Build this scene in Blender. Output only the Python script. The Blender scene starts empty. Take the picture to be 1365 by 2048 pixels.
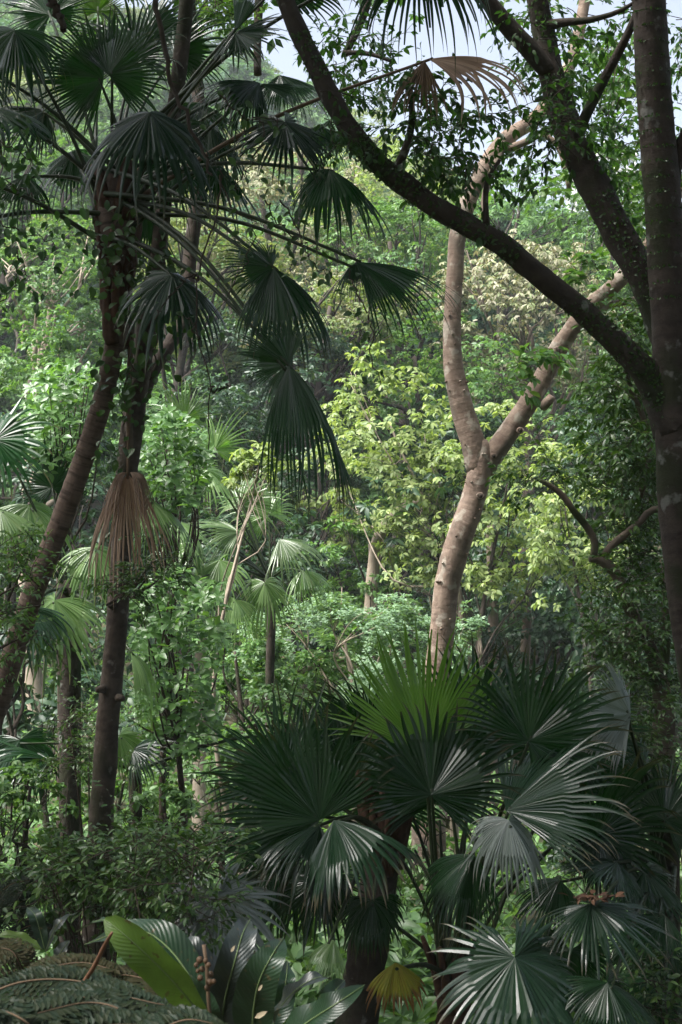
import bpy, math, random
import numpy as np
from mathutils import Vector, Matrix, Quaternion

# ------------------------------------------------------------------ camera, sky, sun, exposure
scene = bpy.context.scene
PITCH = math.radians(4.0)
CAM = np.array([0.0, 0.0, 1.6])
FPX = 50.0 / 36.0 * 2048.0
cam_data = bpy.data.cameras.new('camera')
cam_data.sensor_fit = 'VERTICAL'
cam_data.sensor_height = 36.0
cam_data.lens = 50.0
cam_data.clip_end = 2000.0
cam_data.clip_start = 0.05
cam_data.dof.use_dof = True
cam_data.dof.focus_distance = 11.5
cam_data.dof.aperture_fstop = 11.0
cam = bpy.data.objects.new('camera', cam_data)
scene.collection.objects.link(cam)
cam.location = CAM
cam.rotation_euler = (math.radians(90) + PITCH, 0, 0)
scene.camera = cam

SUN_EL = math.radians(58)
SUN_AZ = math.radians(244)          # clockwise from +Y (the view direction): from the left, a little behind
world = bpy.data.worlds.new('World')
scene.world = world
world.use_nodes = True
wn = world.node_tree
wn.nodes.clear()
sky = wn.nodes.new('ShaderNodeTexSky')
sky.sky_type = 'NISHITA'
sky.sun_disc = False
sky.sun_elevation = SUN_EL
sky.sun_rotation = SUN_AZ
sky.air_density = 1.0
sky.dust_density = 4.0
sky.ozone_density = 1.0
hs = wn.nodes.new('ShaderNodeHueSaturation')
hs.inputs['Saturation'].default_value = 0.6
bg = wn.nodes.new('ShaderNodeBackground')
bg.inputs['Strength'].default_value = 0.088
wo = wn.nodes.new('ShaderNodeOutputWorld')
wn.links.new(sky.outputs[0], hs.inputs['Color'])
wn.links.new(hs.outputs[0], bg.inputs['Color'])
wn.links.new(bg.outputs[0], wo.inputs['Surface'])

sun_data = bpy.data.lights.new('sun', 'SUN')
sun_data.energy = 4.5
sun_data.angle = math.radians(38)
sun_data.color = (1.0, 0.975, 0.93)
sun = bpy.data.objects.new('sun', sun_data)
scene.collection.objects.link(sun)
sd = Vector((math.sin(SUN_AZ) * math.cos(SUN_EL), math.cos(SUN_AZ) * math.cos(SUN_EL), math.sin(SUN_EL)))
sun.rotation_euler = sd.to_track_quat('Z', 'Y').to_euler()
sun.location = (0, 0, 60)

scene.view_settings.view_transform = 'Standard'
scene.view_settings.look = 'None'
scene.view_settings.gamma = 1.0
scene.view_settings.use_curve_mapping = False
scene.view_settings.exposure = 1.85
scene.render.engine = 'CYCLES'
cy = scene.cycles
cy.max_bounces = 7
cy.diffuse_bounces = 3
cy.glossy_bounces = 2
cy.transmission_bounces = 4
cy.transparent_max_bounces = 4
cy.volume_bounces = 0
cy.use_denoising = True
cy.caustics_reflective = False
cy.caustics_refractive = False

# ------------------------------------------------------------------ helpers
HAZE = 0.0007
rng = np.random.default_rng(11)
UP = np.array([0, 0, 1.0])
C_R = np.array([1.0, 0, 0])
C_F = np.array([0, math.cos(PITCH), math.sin(PITCH)])
C_U = np.array([0, -math.sin(PITCH), math.cos(PITCH)])


def P(px, py, d):
    return CAM + d * (C_F + (px - 682.5) / FPX * C_R - (py - 1024.0) / FPX * C_U)


def unit(v):
    v = np.asarray(v, float)
    n = np.linalg.norm(v, axis=-1, keepdims=True)
    return v / np.maximum(n, 1e-9)


def smooth(a, b, x):
    t = np.clip((x - a) / (b - a), 0, 1)
    return t * t * (3 - 2 * t)


def ground(x, y):
    x = np.asarray(x, float)
    y = np.asarray(y, float)
    z = np.interp(y, [-40, 1.5, 5, 8, 14, 20, 27, 34, 45, 70, 100, 130, 150, 200, 320],
                  [6.0, 0, -0.75, -1.1, -1.9, -2.2, -1.7, -0.4, 3.5, 13, 26, 38.5, 36, 14, 6])
    k = smooth(40, 130, y) * (1 - smooth(150, 215, y))
    z = z - k * 0.62 * np.clip(x - 2, -22, 34)
    z = z + 0.16 * np.sin(x * 0.55 + 1.3) * np.cos(y * 0.4) + 0.5 * smooth(12, 40, y) * np.sin(x * 0.21 + y * 0.13)
    return z


def root(name, label, cat, loc, group=None):
    o = bpy.data.objects.new(name, None)
    o.empty_display_size = 0.2
    scene.collection.objects.link(o)
    o.location = loc
    o['label'] = label
    o['category'] = cat
    if group:
        o['group'] = group
    return o


def obj(name, me, mat, parent=None, kind=None, label=None):
    o = bpy.data.objects.new(name, me)
    scene.collection.objects.link(o)
    if mat is not None and len(me.materials) == 0:
        me.materials.append(mat)
    if parent is not None:
        o.parent = parent
    if kind:
        o['kind'] = kind
    if label:
        o['label'] = label
    return o


def mesh_from(name, V, polys, uv=None, shade_smooth=True):
    """polys: list of int arrays (n, k)"""
    me = bpy.data.meshes.new(name)
    V = np.asarray(V, np.float32)
    me.vertices.add(len(V))
    me.vertices.foreach_set('co', V.ravel())
    polys = [np.asarray(p, np.int32) for p in polys if len(p)]
    loops = np.concatenate([p.ravel() for p in polys])
    tot = np.concatenate([np.full(len(p), p.shape[1], np.int32) for p in polys])
    start = np.concatenate([[0], np.cumsum(tot)[:-1]]).astype(np.int32)
    me.loops.add(len(loops))
    me.loops.foreach_set('vertex_index', loops)
    me.polygons.add(len(tot))
    me.polygons.foreach_set('loop_start', start)
    me.polygons.foreach_set('loop_total', tot)
    me.polygons.foreach_set('use_smooth', np.full(len(tot), bool(shade_smooth)))
    if uv is not None:
        l = me.uv_layers.new(name='UVMap')
        l.data.foreach_set('uv', np.asarray(uv, np.float32).ravel())
    me.update(calc_edges=True)
    return me


class Geo:
    """collects quads and triangles with uv"""
    def __init__(s):
        s.V = []; s.Q = []; s.T = []; s.UQ = []; s.UT = []; s.n = 0

    def add(s, V, Q=None, UQ=None, T=None, UT=None):
        V = np.asarray(V, float).reshape(-1, 3)
        s.V.append(V)
        if Q is not None and len(Q):
            Q = np.asarray(Q)
            s.Q.append(Q + s.n)
            s.UQ.append(UQ if UQ is not None else np.zeros((len(Q), 4, 2)))
        if T is not None and len(T):
            T = np.asarray(T)
            s.T.append(T + s.n)
            s.UT.append(UT if UT is not None else np.zeros((len(T), 3, 2)))
        s.n += len(V)

    def mesh(s, name, org=(0, 0, 0), shade_smooth=True):
        V = np.concatenate(s.V) - np.asarray(org)
        polys, uv = [], []
        if s.Q:
            polys.append(np.concatenate(s.Q)); uv.append(np.concatenate(s.UQ).reshape(-1, 2))
        if s.T:
            polys.append(np.concatenate(s.T)); uv.append(np.concatenate(s.UT).reshape(-1, 2))
        return mesh_from(name, V, polys, np.concatenate(uv), shade_smooth)


def catmull(pts, n):
    """pts (k, m) -> (n, m) resampled evenly along the first three columns"""
    pts = np.asarray(pts, float)
    if len(pts) == 2:
        t = np.linspace(0, 1, n)[:, None]
        return pts[0] * (1 - t) + pts[1] * t
    Pp = np.vstack([2 * pts[0] - pts[1], pts, 2 * pts[-1] - pts[-2]])
    out = []
    for i in range(len(pts) - 1):
        p0, p1, p2, p3 = Pp[i:i + 4]
        t = np.linspace(0, 1, 24, endpoint=False)[:, None]
        out.append(0.5 * ((2 * p1) + (-p0 + p2) * t + (2 * p0 - 5 * p1 + 4 * p2 - p3) * t * t + (-p0 + 3 * p1 - 3 * p2 + p3) * t ** 3))
    out.append(pts[-1:])
    o = np.vstack(out)
    s = np.concatenate([[0], np.cumsum(np.linalg.norm(np.diff(o[:, :3], axis=0), axis=1))])
    q = np.linspace(0, s[-1], n)
    return np.stack([np.interp(q, s, o[:, k]) for k in range(o.shape[1])], 1)


def add_tube(g, pts, rad, sides=8, bump=0.0, rings=0.0, ring_len=0.1, cap=True, vscale=1.0):
    pts = np.asarray(pts, float)
    n = len(pts)
    rad = np.broadcast_to(np.asarray(rad, float), (n,)).copy()
    tan = unit(np.gradient(pts, axis=0))
    ref = np.array([0.13, -0.97, 0.2]) if abs(tan[0] @ np.array([0.13, -0.97, 0.2])) < 0.9 else np.array([1.0, 0, 0])
    N = np.zeros_like(pts)
    v = ref
    for i in range(n):
        v = v - (v @ tan[i]) * tan[i]
        v = v / max(np.linalg.norm(v), 1e-9)
        N[i] = v
    Bn = np.cross(tan, N)
    th = np.linspace(0, 2 * np.pi, sides, endpoint=False)
    s = np.concatenate([[0], np.cumsum(np.linalg.norm(np.diff(pts, axis=0), axis=1))])
    R = np.repeat(rad[:, None], sides, 1)
    if bump:
        ph = rng.uniform(0, 6.28, 8)
        sc = 1.0 / max(rad.mean(), 1e-3)
        for k in range(4):
            R = R * (1 + bump * 0.5 * np.sin((k + 1) * th[None] + ph[k] + s[:, None] * sc * rng.uniform(0.15, 0.9)) * np.cos(s[:, None] * sc * rng.uniform(0.2, 0.8) + ph[k + 4]))
        R = R * (1 + bump * 0.25 * rng.standard_normal(R.shape))
    if rings:
        R = R * (1 + rings * (np.mod(s / ring_len, 1.0)[:, None] - 0.5))
    V = pts[:, None] + R[..., None] * (np.cos(th)[None, :, None] * N[:, None] + np.sin(th)[None, :, None] * Bn[:, None])
    i, j = np.meshgrid(np.arange(n - 1), np.arange(sides), indexing='ij')
    i = i.ravel(); j = j.ravel(); j2 = (j + 1) % sides
    Q = np.stack([i * sides + j, i * sides + j2, (i + 1) * sides + j2, (i + 1) * sides + j], 1)
    circ = 2 * np.pi * rad.mean()
    u0 = j / sides * circ; u1 = (j + 1) / sides * circ
    v0 = s[i] * vscale; v1 = s[i + 1] * vscale
    UQ = np.stack([np.stack([u0, v0], 1), np.stack([u1, v0], 1), np.stack([u1, v1], 1), np.stack([u0, v1], 1)], 1)
    V = V.reshape(-1, 3)
    T = None
    if cap:
        V = np.vstack([V, pts[:1], pts[-1:]])
        a = np.arange(sides); b = (a + 1) % sides
        T = np.vstack([np.stack([b, a, np.full(sides, n * sides)], 1),
                       np.stack([(n - 1) * sides + a, (n - 1) * sides + b, np.full(sides, n * sides + 1)], 1)])
    g.add(V, Q, UQ, T)


def limb_pts(lst, step=0.09):
    """[(px, py, depth, width_px), ...] -> points and radii in metres"""
    a = np.array([np.append(P(x, y, d), 0.5 * w * d / FPX) for x, y, d, w in lst])
    ln = np.linalg.norm(np.diff(a[:, :3], axis=0), axis=1).sum()
    c = catmull(a, max(6, int(ln / step)))
    return c[:, :3], c[:, 3]


# ------------------------------------------------------------------ leaves
class Leaves:
    def __init__(s):
        s.B = []; s.D = []; s.N = []; s.L = []; s.W = []; s.C = []

    def add(s, B, D, N, L, W, C=0.25):
        B = np.atleast_2d(B); k = len(B)
        s.B.append(B); s.D.append(np.broadcast_to(unit(D), (k, 3))); s.N.append(np.broadcast_to(unit(N), (k, 3)))
        s.L.append(np.broadcast_to(L, (k,))); s.W.append(np.broadcast_to(W, (k,))); s.C.append(np.broadcast_to(C, (k,)))

    def arrays(s):
        return [np.concatenate(x) for x in (s.B, s.D, s.N, s.L, s.W, s.C)]

    def count(s):
        return sum(len(b) for b in s.B)


def leaf_mesh(name, arr, org=(0, 0, 0), detail=1):
    B, D, N, L, W, C = arr
    S = unit(np.cross(N, D))
    N = unit(np.cross(D, S))
    B = B - np.asarray(org)
    k = len(B)
    L_ = L[:, None]; W_ = W[:, None]; C_ = C[:, None]
    if detail == 0:
        V = np.stack([B, B + .45 * L_ * D + .5 * W_ * S + .1 * L_ * C_ * N, B + L_ * D - .45 * L_ * C_ * N, B + .45 * L_ * D - .5 * W_ * S + .1 * L_ * C_ * N], 1).reshape(-1, 3)
        b = (np.arange(k) * 4)[:, None]
        me = mesh_from(name, V, [b + np.array([0, 1, 2, 3])], None, False)
    else:
        f = 0.12 * W_ * N
        mid = B + .55 * L_ * D - .02 * L_ * C_ * N
        V = np.stack([B, B + .3 * L_ * D + .46 * W_ * S + f, B + .3 * L_ * D - .46 * W_ * S + f,
                      B + .68 * L_ * D + .4 * W_ * S + f - .12 * L_ * C_ * N, B + .68 * L_ * D - .4 * W_ * S + f - .12 * L_ * C_ * N,
                      B + L_ * D * (1 - .1 * C_) - .5 * L_ * C_ * N, mid], 1).reshape(-1, 3)
        b = (np.arange(k) * 7)[:, None]
        me = mesh_from(name, V, [b + np.array(q) for q in ([0, 1, 6], [0, 6, 2], [1, 3, 6], [2, 6, 4], [3, 5, 6], [6, 5, 4])], None, True)
    return me


_single = {}


def single_leaf_mesh(mat):
    """one bent leaf of unit length and width along +X, shared by every leaf drawn as an object"""
    if mat.name in _single:
        return _single[mat.name]
    xs = np.linspace(0, 1, 7)
    ws = np.array([0.03, .33, .48, .5, .42, .24, 0.0])
    V = []; Q = []; T = []
    for i, (x, w) in enumerate(zip(xs, ws)):
        z = -0.22 * x ** 2
        V += [(x, w, z + 0.09 * w * 2), (x, 0, z), (x, -w, z + 0.09 * w * 2)]
    for i in range(6):
        a = i * 3
        Q += [(a, a + 1, a + 4, a + 3), (a + 1, a + 2, a + 5, a + 4)]
    me = mesh_from('leaf', np.array(V), [np.array(Q)], None, True)
    me.materials.append(mat)
    _single[mat.name] = me
    return me


def visible_size(arr):
    B, D, N, L, W, C = arr
    r = B + 0.5 * L[:, None] * D - CAM
    d = r @ C_F
    x = 682.5 + FPX * (r @ C_R) / np.maximum(d, .1)
    y = 1024 - FPX * (r @ C_U) / np.maximum(d, .1)
    ins = (d > .5) & (x > 0) & (x < 1365) & (y > 0) & (y < 2048)
    vdir = unit(r)
    area = L * W * np.abs((vdir * N).sum(1)) / np.maximum(d, .1) ** 2
    return np.where(ins, area, -1)


def put_leaves(parent, lv, mat, n_single=0, detail=1, name='foliage'):
    org = np.array(parent.location)
    arr = lv.arrays()
    if n_single:
        sz = visible_size(arr)
        order = np.argsort(-sz)
        pick = order[:n_single]
        pick = pick[sz[pick] > 0]
        rest = np.setdiff1d(np.arange(len(sz)), pick)
        me = single_leaf_mesh(mat)
        B, D, N, L, W, C = [a[pick] for a in arr]
        S = unit(np.cross(N, D)); N = unit(np.cross(D, S))
        for b, d, n, s, l, w in zip(B, D, N, S, L, W):
            o = bpy.data.objects.new('leaf', me)
            scene.collection.objects.link(o)
            o.parent = parent
            m = Matrix(((d[0] * l, s[0] * w, n[0] * l, b[0] - org[0]), (d[1] * l, s[1] * w, n[1] * l, b[1] - org[1]), (d[2] * l, s[2] * w, n[2] * l, b[2] - org[2]), (0, 0, 0, 1)))
            o.matrix_local = m
        arr = [a[rest] for a in arr]
        if len(rest) == 0:
            return None
    return obj(name, leaf_mesh(name, arr, org, detail), mat, parent, 'stuff')


def rosettes(lv, C, k, L, W, droop=0.5, axis=None, cone=0.9, jitter=0.25, curl=0.3):
    """k leaves radiating around each point of C and drooping"""
    C = np.atleast_2d(C); m = len(C)
    A = unit(UP + 0.45 * rng.standard_normal((m, 3))) if axis is None else unit(axis)
    X = unit(np.cross(A, rng.standard_normal((m, 3))))
    Y = np.cross(A, X)
    th = rng.uniform(0, 6.28, (m, 1)) + np.arange(k)[None] * (2 * np.pi / k) + rng.normal(0, jitter, (m, k))
    D = np.cos(th)[..., None] * X[:, None] + np.sin(th)[..., None] * Y[:, None] + (1 - cone) * A[:, None] + rng.normal(0, .2, (m, k, 3))
    D = unit(D)
    D = unit(D - droop * UP * rng.uniform(.4, 1.3, (m, k, 1)))
    N = unit(A[:, None] + 0.35 * rng.standard_normal((m, k, 3)))
    sc = rng.uniform(.65, 1.2, (m, k))
    B = C[:, None] + D * (L * 0.12)
    lv.add(B.reshape(-1, 3), D.reshape(-1, 3), N.reshape(-1, 3), (L * sc).ravel(), (W * sc).ravel(), curl)


def in_ball(n):
    v = unit(rng.standard_normal((n, 3)))
    return v * rng.uniform(0, 1, (n, 1)) ** (1 / 3)


def clumps(center, radii, n, shell=0.55):
    v = unit(rng.standard_normal((n, 3)))
    r = shell + (1 - shell) * rng.uniform(0, 1, (n, 1)) ** 0.6
    r *= rng.uniform(0.85, 1.12, (n, 1))
    return np.asarray(center) + v * r * np.asarray(radii)


# ------------------------------------------------------------------ materials
def new_mat(name):
    m = bpy.data.materials.new(name)
    m.use_nodes = True
    m.node_tree.nodes.clear()
    return m, m.node_tree.nodes, m.node_tree.links


def ramp(nodes, stops):
    r = nodes.new('ShaderNodeValToRGB')
    e = r.color_ramp.elements
    while len(e) < len(stops):
        e.new(0.5)
    for x, (p, c) in zip(e, stops):
        x.position = p
        x.color = (*c, 1)
    return r


def leaf_mat(name, cols, trans=0.3, rough=0.42, spec=0.5, tcol=None, blotch=0.0, vein=False):
    """cols: colour stops a leaf may take, chosen at random per leaf"""
    m, n, l = new_mat(name)
    geo = n.new('ShaderNodeNewGeometry')
    oi = n.new('ShaderNodeObjectInfo')
    ad = n.new('ShaderNodeMath'); ad.operation = 'ADD'
    fr = n.new('ShaderNodeMath'); fr.operation = 'FRACT'
    l.new(geo.outputs['Random Per Island'], ad.inputs[0]); l.new(oi.outputs['Random'], ad.inputs[1])
    l.new(ad.outputs[0], fr.inputs[0])
    r = ramp(n, [(i / max(1, len(cols) - 1), c) for i, c in enumerate(cols)])
    l.new(fr.outputs[0], r.inputs[0])
    col = r.outputs[0]
    if blotch:
        tc = n.new('ShaderNodeTexCoord')
        nz = n.new('ShaderNodeTexNoise'); nz.inputs['Scale'].default_value = blotch; nz.inputs['Detail'].default_value = 3
        l.new(tc.outputs['Object'], nz.inputs['Vector'])
        mr = n.new('ShaderNodeMapRange'); mr.inputs['From Min'].default_value = .3; mr.inputs['From Max'].default_value = .7
        mr.inputs['To Min'].default_value = .65; mr.inputs['To Max'].default_value = 1.35
        l.new(nz.outputs['Fac'], mr.inputs['Value'])
        vm = n.new('ShaderNodeVectorMath'); vm.operation = 'SCALE'
        l.new(col, vm.inputs[0]); l.new(mr.outputs[0], vm.inputs['Scale'])
        col = vm.outputs[0]
    p = n.new('ShaderNodeBsdfPrincipled')
    if vein:
        uv = n.new('ShaderNodeUVMap'); sx = n.new('ShaderNodeSeparateXYZ'); l.new(uv.outputs[0], sx.inputs[0])
        m1 = n.new('ShaderNodeMath'); m1.operation = 'MULTIPLY'; m1.inputs[1].default_value = 190.0
        m2 = n.new('ShaderNodeMath'); m2.operation = 'MULTIPLY_ADD'; m2.inputs[1].default_value = -26.0
        l.new(sx.outputs['Y'], m1.inputs[0]); l.new(sx.outputs['X'], m2.inputs[0]); l.new(m1.outputs[0], m2.inputs[2])
        sn = n.new('ShaderNodeMath'); sn.operation = 'SINE'; l.new(m2.outputs[0], sn.inputs[0])
        bp = n.new('ShaderNodeBump'); bp.inputs['Strength'].default_value = .14; bp.inputs['Distance'].default_value = .004
        l.new(sn.outputs[0], bp.inputs['Height']); l.new(bp.outputs[0], p.inputs['Normal'])
        tc2 = n.new('ShaderNodeTexCoord')
        n3 = n.new('ShaderNodeTexNoise'); n3.inputs['Scale'].default_value = 42; n3.inputs['Detail'].default_value = 2
        l.new(tc2.outputs['Object'], n3.inputs['Vector'])
        ms = n.new('ShaderNodeMapRange'); ms.inputs['From Min'].default_value = .66; ms.inputs['From Max'].default_value = .7; ms.inputs['To Max'].default_value = .85
        l.new(n3.outputs['Fac'], ms.inputs['Value'])
        sp2 = n.new('ShaderNodeMix'); sp2.data_type = 'RGBA'; sp2.inputs['B'].default_value = (.07, .055, .025, 1)
        l.new(ms.outputs[0], sp2.inputs['Factor']); l.new(col, sp2.inputs['A'])
        col = sp2.outputs['Result']
    p.inputs['Roughness'].default_value = rough
    p.inputs['Specular IOR Level'].default_value = spec
    l.new(col, p.inputs['Base Color'])
    t = n.new('ShaderNodeBsdfTranslucent')
    hv = n.new('ShaderNodeMix'); hv.data_type = 'RGBA'; hv.blend_type = 'MULTIPLY'; hv.inputs['Factor'].default_value = 1
    l.new(col, hv.inputs['A'])
    hv.inputs['B'].default_value = (*(tcol or (1.5, 1.6, 0.6)), 1)
    l.new(hv.outputs['Result'], t.inputs['Color'])
    mx = n.new('ShaderNodeMixShader'); mx.inputs[0].default_value = trans
    l.new(p.outputs[0], mx.inputs[1]); l.new(t.outputs[0], mx.inputs[2])
    o = n.new('ShaderNodeOutputMaterial')
    l.new(mx.outputs[0], o.inputs['Surface'])
    return m


def fan_mat(name, cols, tip, trans=.2, rough=.26, spec=.9, tcol=(1.5, 2.0, .6), tip_at=.8, streak=.5):
    """palmate blade: uv.x counts the segments, uv.y runs from the hub (0) to the tips (1)"""
    m, n, l = new_mat(name)
    uv = n.new('ShaderNodeUVMap')
    sp = n.new('ShaderNodeSeparateXYZ'); l.new(uv.outputs[0], sp.inputs[0])
    oi = n.new('ShaderNodeObjectInfo')
    mp = n.new('ShaderNodeMapping'); mp.inputs['Scale'].default_value = (.9, 1.6, 1)
    ad = n.new('ShaderNodeVectorMath'); ad.operation = 'ADD'
    cb = n.new('ShaderNodeCombineXYZ')
    ml = n.new('ShaderNodeMath'); ml.operation = 'MULTIPLY'; ml.inputs[1].default_value = 57.0
    l.new(oi.outputs['Random'], ml.inputs[0]); l.new(ml.outputs[0], cb.inputs[0])
    l.new(uv.outputs[0], mp.inputs['Vector']); l.new(mp.outputs[0], ad.inputs[0]); l.new(cb.outputs[0], ad.inputs[1])
    nz = n.new('ShaderNodeTexNoise'); nz.inputs['Scale'].default_value = 1.0; nz.inputs['Detail'].default_value = 4
    l.new(ad.outputs[0], nz.inputs['Vector'])
    r = ramp(n, [(.25 + .5 * i / max(1, len(cols) - 1), c) for i, c in enumerate(cols)])
    l.new(nz.outputs['Fac'], r.inputs[0])
    n2 = n.new('ShaderNodeTexNoise'); n2.inputs['Scale'].default_value = .7; n2.inputs['Detail'].default_value = 2
    l.new(ad.outputs[0], n2.inputs['Vector'])
    sm = n.new('ShaderNodeMath'); sm.operation = 'MULTIPLY_ADD'; sm.inputs[1].default_value = .5
    l.new(n2.outputs['Fac'], sm.inputs[0]); l.new(sp.outputs['Y'], sm.inputs[2])
    mr = n.new('ShaderNodeMapRange'); mr.inputs['From Min'].default_value = tip_at + .25; mr.inputs['From Max'].default_value = tip_at + .36
    l.new(sm.outputs[0], mr.inputs['Value'])
    mx0 = n.new('ShaderNodeMix'); mx0.data_type = 'RGBA'
    l.new(mr.outputs[0], mx0.inputs['Factor']); l.new(r.outputs[0], mx0.inputs['A']); mx0.inputs['B'].default_value = (*tip, 1)
    ov = n.new('ShaderNodeMapRange'); ov.inputs['To Min'].default_value = .7; ov.inputs['To Max'].default_value = 1.35
    l.new(oi.outputs['Random'], ov.inputs['Value'])
    vs = n.new('ShaderNodeVectorMath'); vs.operation = 'SCALE'
    l.new(mx0.outputs['Result'], vs.inputs[0]); l.new(ov.outputs[0], vs.inputs['Scale'])
    col = vs.outputs[0]
    p = n.new('ShaderNodeBsdfPrincipled')
    rr = n.new('ShaderNodeMapRange'); rr.inputs['From Min'].default_value = .3; rr.inputs['From Max'].default_value = .7
    rr.inputs['To Min'].default_value = rough * .75; rr.inputs['To Max'].default_value = rough * 1.5
    l.new(nz.outputs['Fac'], rr.inputs['Value']); l.new(rr.outputs[0], p.inputs['Roughness'])
    p.inputs['Specular IOR Level'].default_value = spec
    l.new(col, p.inputs['Base Color'])
    t = n.new('ShaderNodeBsdfTranslucent')
    hv = n.new('ShaderNodeMix'); hv.data_type = 'RGBA'; hv.blend_type = 'MULTIPLY'; hv.inputs['Factor'].default_value = 1
    l.new(col, hv.inputs['A']); hv.inputs['B'].default_value = (*tcol, 1)
    l.new(hv.outputs['Result'], t.inputs['Color'])
    mx = n.new('ShaderNodeMixShader'); mx.inputs[0].default_value = trans
    l.new(p.outputs[0], mx.inputs[1]); l.new(t.outputs[0], mx.inputs[2])
    o = n.new('ShaderNodeOutputMaterial'); l.new(mx.outputs[0], o.inputs['Surface'])
    return m


def bark_mat(name, c1, c2, ring=0.0, ring_scale=14.0, moss=None, lichen=None, bump=0.5, rough=0.85, scale=9.0, spots=0.6):
    m, n, l = new_mat(name)
    uv = n.new('ShaderNodeTexCoord')
    mp = n.new('ShaderNodeMapping'); mp.inputs['Scale'].default_value = (1, 0.35, 1)
    l.new(uv.outputs['UV'], mp.inputs['Vector'])
    nz = n.new('ShaderNodeTexNoise'); nz.inputs['Scale'].default_value = scale; nz.inputs['Detail'].default_value = 8; nz.inputs['Roughness'].default_value = .65
    l.new(uv.outputs['Object'], nz.inputs['Vector'])
    r = ramp(n, [(.3, c1), (.7, c2)])
    l.new(nz.outputs['Fac'], r.inputs[0])
    col = r.outputs[0]
    h = nz.outputs['Fac']
    if ring:
        mq = n.new('ShaderNodeMapping'); mq.inputs['Scale'].default_value = (2.2, ring_scale * 9, 1)
        l.new(uv.outputs['UV'], mq.inputs['Vector'])
        wv = n.new('ShaderNodeTexNoise'); wv.inputs['Scale'].default_value = 1.0; wv.inputs['Detail'].default_value = 4; wv.inputs['Roughness'].default_value = .6
        l.new(mq.outputs[0], wv.inputs['Vector'])
        rr = ramp(n, [(.36, (1 - ring,) * 3), (.5, (1, 1, 1)), (.72, (1.12, 1.12, 1.12))])
        l.new(wv.outputs['Fac'], rr.inputs[0])
        mm = n.new('ShaderNodeMix'); mm.data_type = 'RGBA'; mm.blend_type = 'MULTIPLY'; mm.inputs['Factor'].default_value = 1
        l.new(col, mm.inputs['A']); l.new(rr.outputs[0], mm.inputs['B'])
        col = mm.outputs['Result']
        av = n.new('ShaderNodeMath'); av.operation = 'ADD'
        wm = n.new('ShaderNodeMath'); wm.operation = 'MULTIPLY'; wm.inputs[1].default_value = ring * 1.6
        l.new(wv.outputs['Fac'], wm.inputs[0])
        l.new(nz.outputs['Fac'], av.inputs[0]); l.new(wm.outputs[0], av.inputs[1])
        h = av.outputs[0]

    def patch(col, colour, sc, lo, hi, sharp):
        n2 = n.new('ShaderNodeTexNoise'); n2.inputs['Scale'].default_value = sc; n2.inputs['Detail'].default_value = 5
        l.new(uv.outputs['Object'], n2.inputs['Vector'])
        mr = n.new('ShaderNodeMapRange'); mr.inputs['From Min'].default_value = lo; mr.inputs['From Max'].default_value = lo + sharp
        mr.inputs['To Max'].default_value = hi
        l.new(n2.outputs['Fac'], mr.inputs['Value'])
        mm = n.new('ShaderNodeMix'); mm.data_type = 'RGBA'
        l.new(mr.outputs[0], mm.inputs['Factor']); l.new(col, mm.inputs['A']); mm.inputs['B'].default_value = (*colour, 1)
        return mm.outputs['Result']
    if moss:
        col = patch(col, moss, 3.1, .5, .85, .12)
    if lichen:
        col = patch(col, lichen, 7.3, spots, .75, .06)
    p = n.new('ShaderNodeBsdfPrincipled')
    p.inputs['Roughness'].default_value = rough
    p.inputs['Specular IOR Level'].default_value = .25
    l.new(col, p.inputs['Base Color'])
    b = n.new('ShaderNodeBump'); b.inputs['Strength'].default_value = bump; b.inputs['Distance'].default_value = .02
    l.new(h, b.inputs['Height']); l.new(b.outputs[0], p.inputs['Normal'])
    o = n.new('ShaderNodeOutputMaterial')
    l.new(p.outputs[0], o.inputs['Surface'])
    return m


def plain_mat(name, c, rough=.7, var=.25, scale=20, spec=.3):
    return bark_mat(name, tuple(x * (1 - var) for x in c), tuple(x * (1 + var) for x in c), bump=.2, rough=rough, scale=scale)


M = {}
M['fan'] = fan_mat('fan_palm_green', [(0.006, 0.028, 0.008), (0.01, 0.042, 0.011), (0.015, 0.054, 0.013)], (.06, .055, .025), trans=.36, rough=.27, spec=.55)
M['fan_grey'] = fan_mat('fan_palm_greyish', [(0.007, 0.024, 0.01), (0.011, 0.034, 0.014), (0.016, 0.042, 0.018)], (.08, .07, .04), trans=.2, rough=.27, spec=.6)
M['fan_sheen'] = fan_mat('fan_palm_sky_sheen', [(.1, .13, .11), (.14, .17, .15), (.18, .21, .19)], (.2, .2, .17), trans=.1, rough=.3, spec=1.0)  # sky sheen on the blades painted in as a paler colour
M['fan_new'] = fan_mat('fan_palm_fresh', [(.07, .17, .02), (.1, .21, .028), (.125, .24, .034)], (.2, .24, .05), trans=.45, rough=.34, spec=.6, tcol=(1.3, 1.5, .4), tip_at=.95)
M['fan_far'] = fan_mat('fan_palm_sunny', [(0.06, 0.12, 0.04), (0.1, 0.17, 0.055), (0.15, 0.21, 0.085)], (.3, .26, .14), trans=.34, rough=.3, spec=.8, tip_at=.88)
M['fan_dead'] = fan_mat('fan_palm_withered', [(.13, .085, .06), (.26, .185, .14), (.36, .27, .21)], (.4, .31, .24), trans=.25, rough=.7, spec=.2, tcol=(1.2, .95, .7))
M['fan_yellow'] = fan_mat('fan_palm_yellowing', [(.16, .2, .03), (.32, .3, .04), (.3, .22, .05)], (.2, .1, .04), trans=.4, rough=.5, spec=.4, tcol=(1.3, 1.2, .6), tip_at=.6)
M['petiole'] = plain_mat('petiole_green', (.028, .042, .018), rough=.4)
M['petiole_dead'] = plain_mat('petiole_brown', (.12, .08, .05), rough=.7)
M['fibre'] = plain_mat('palm_fibre', (.075, .04, .025), rough=.95, var=.5)
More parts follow.
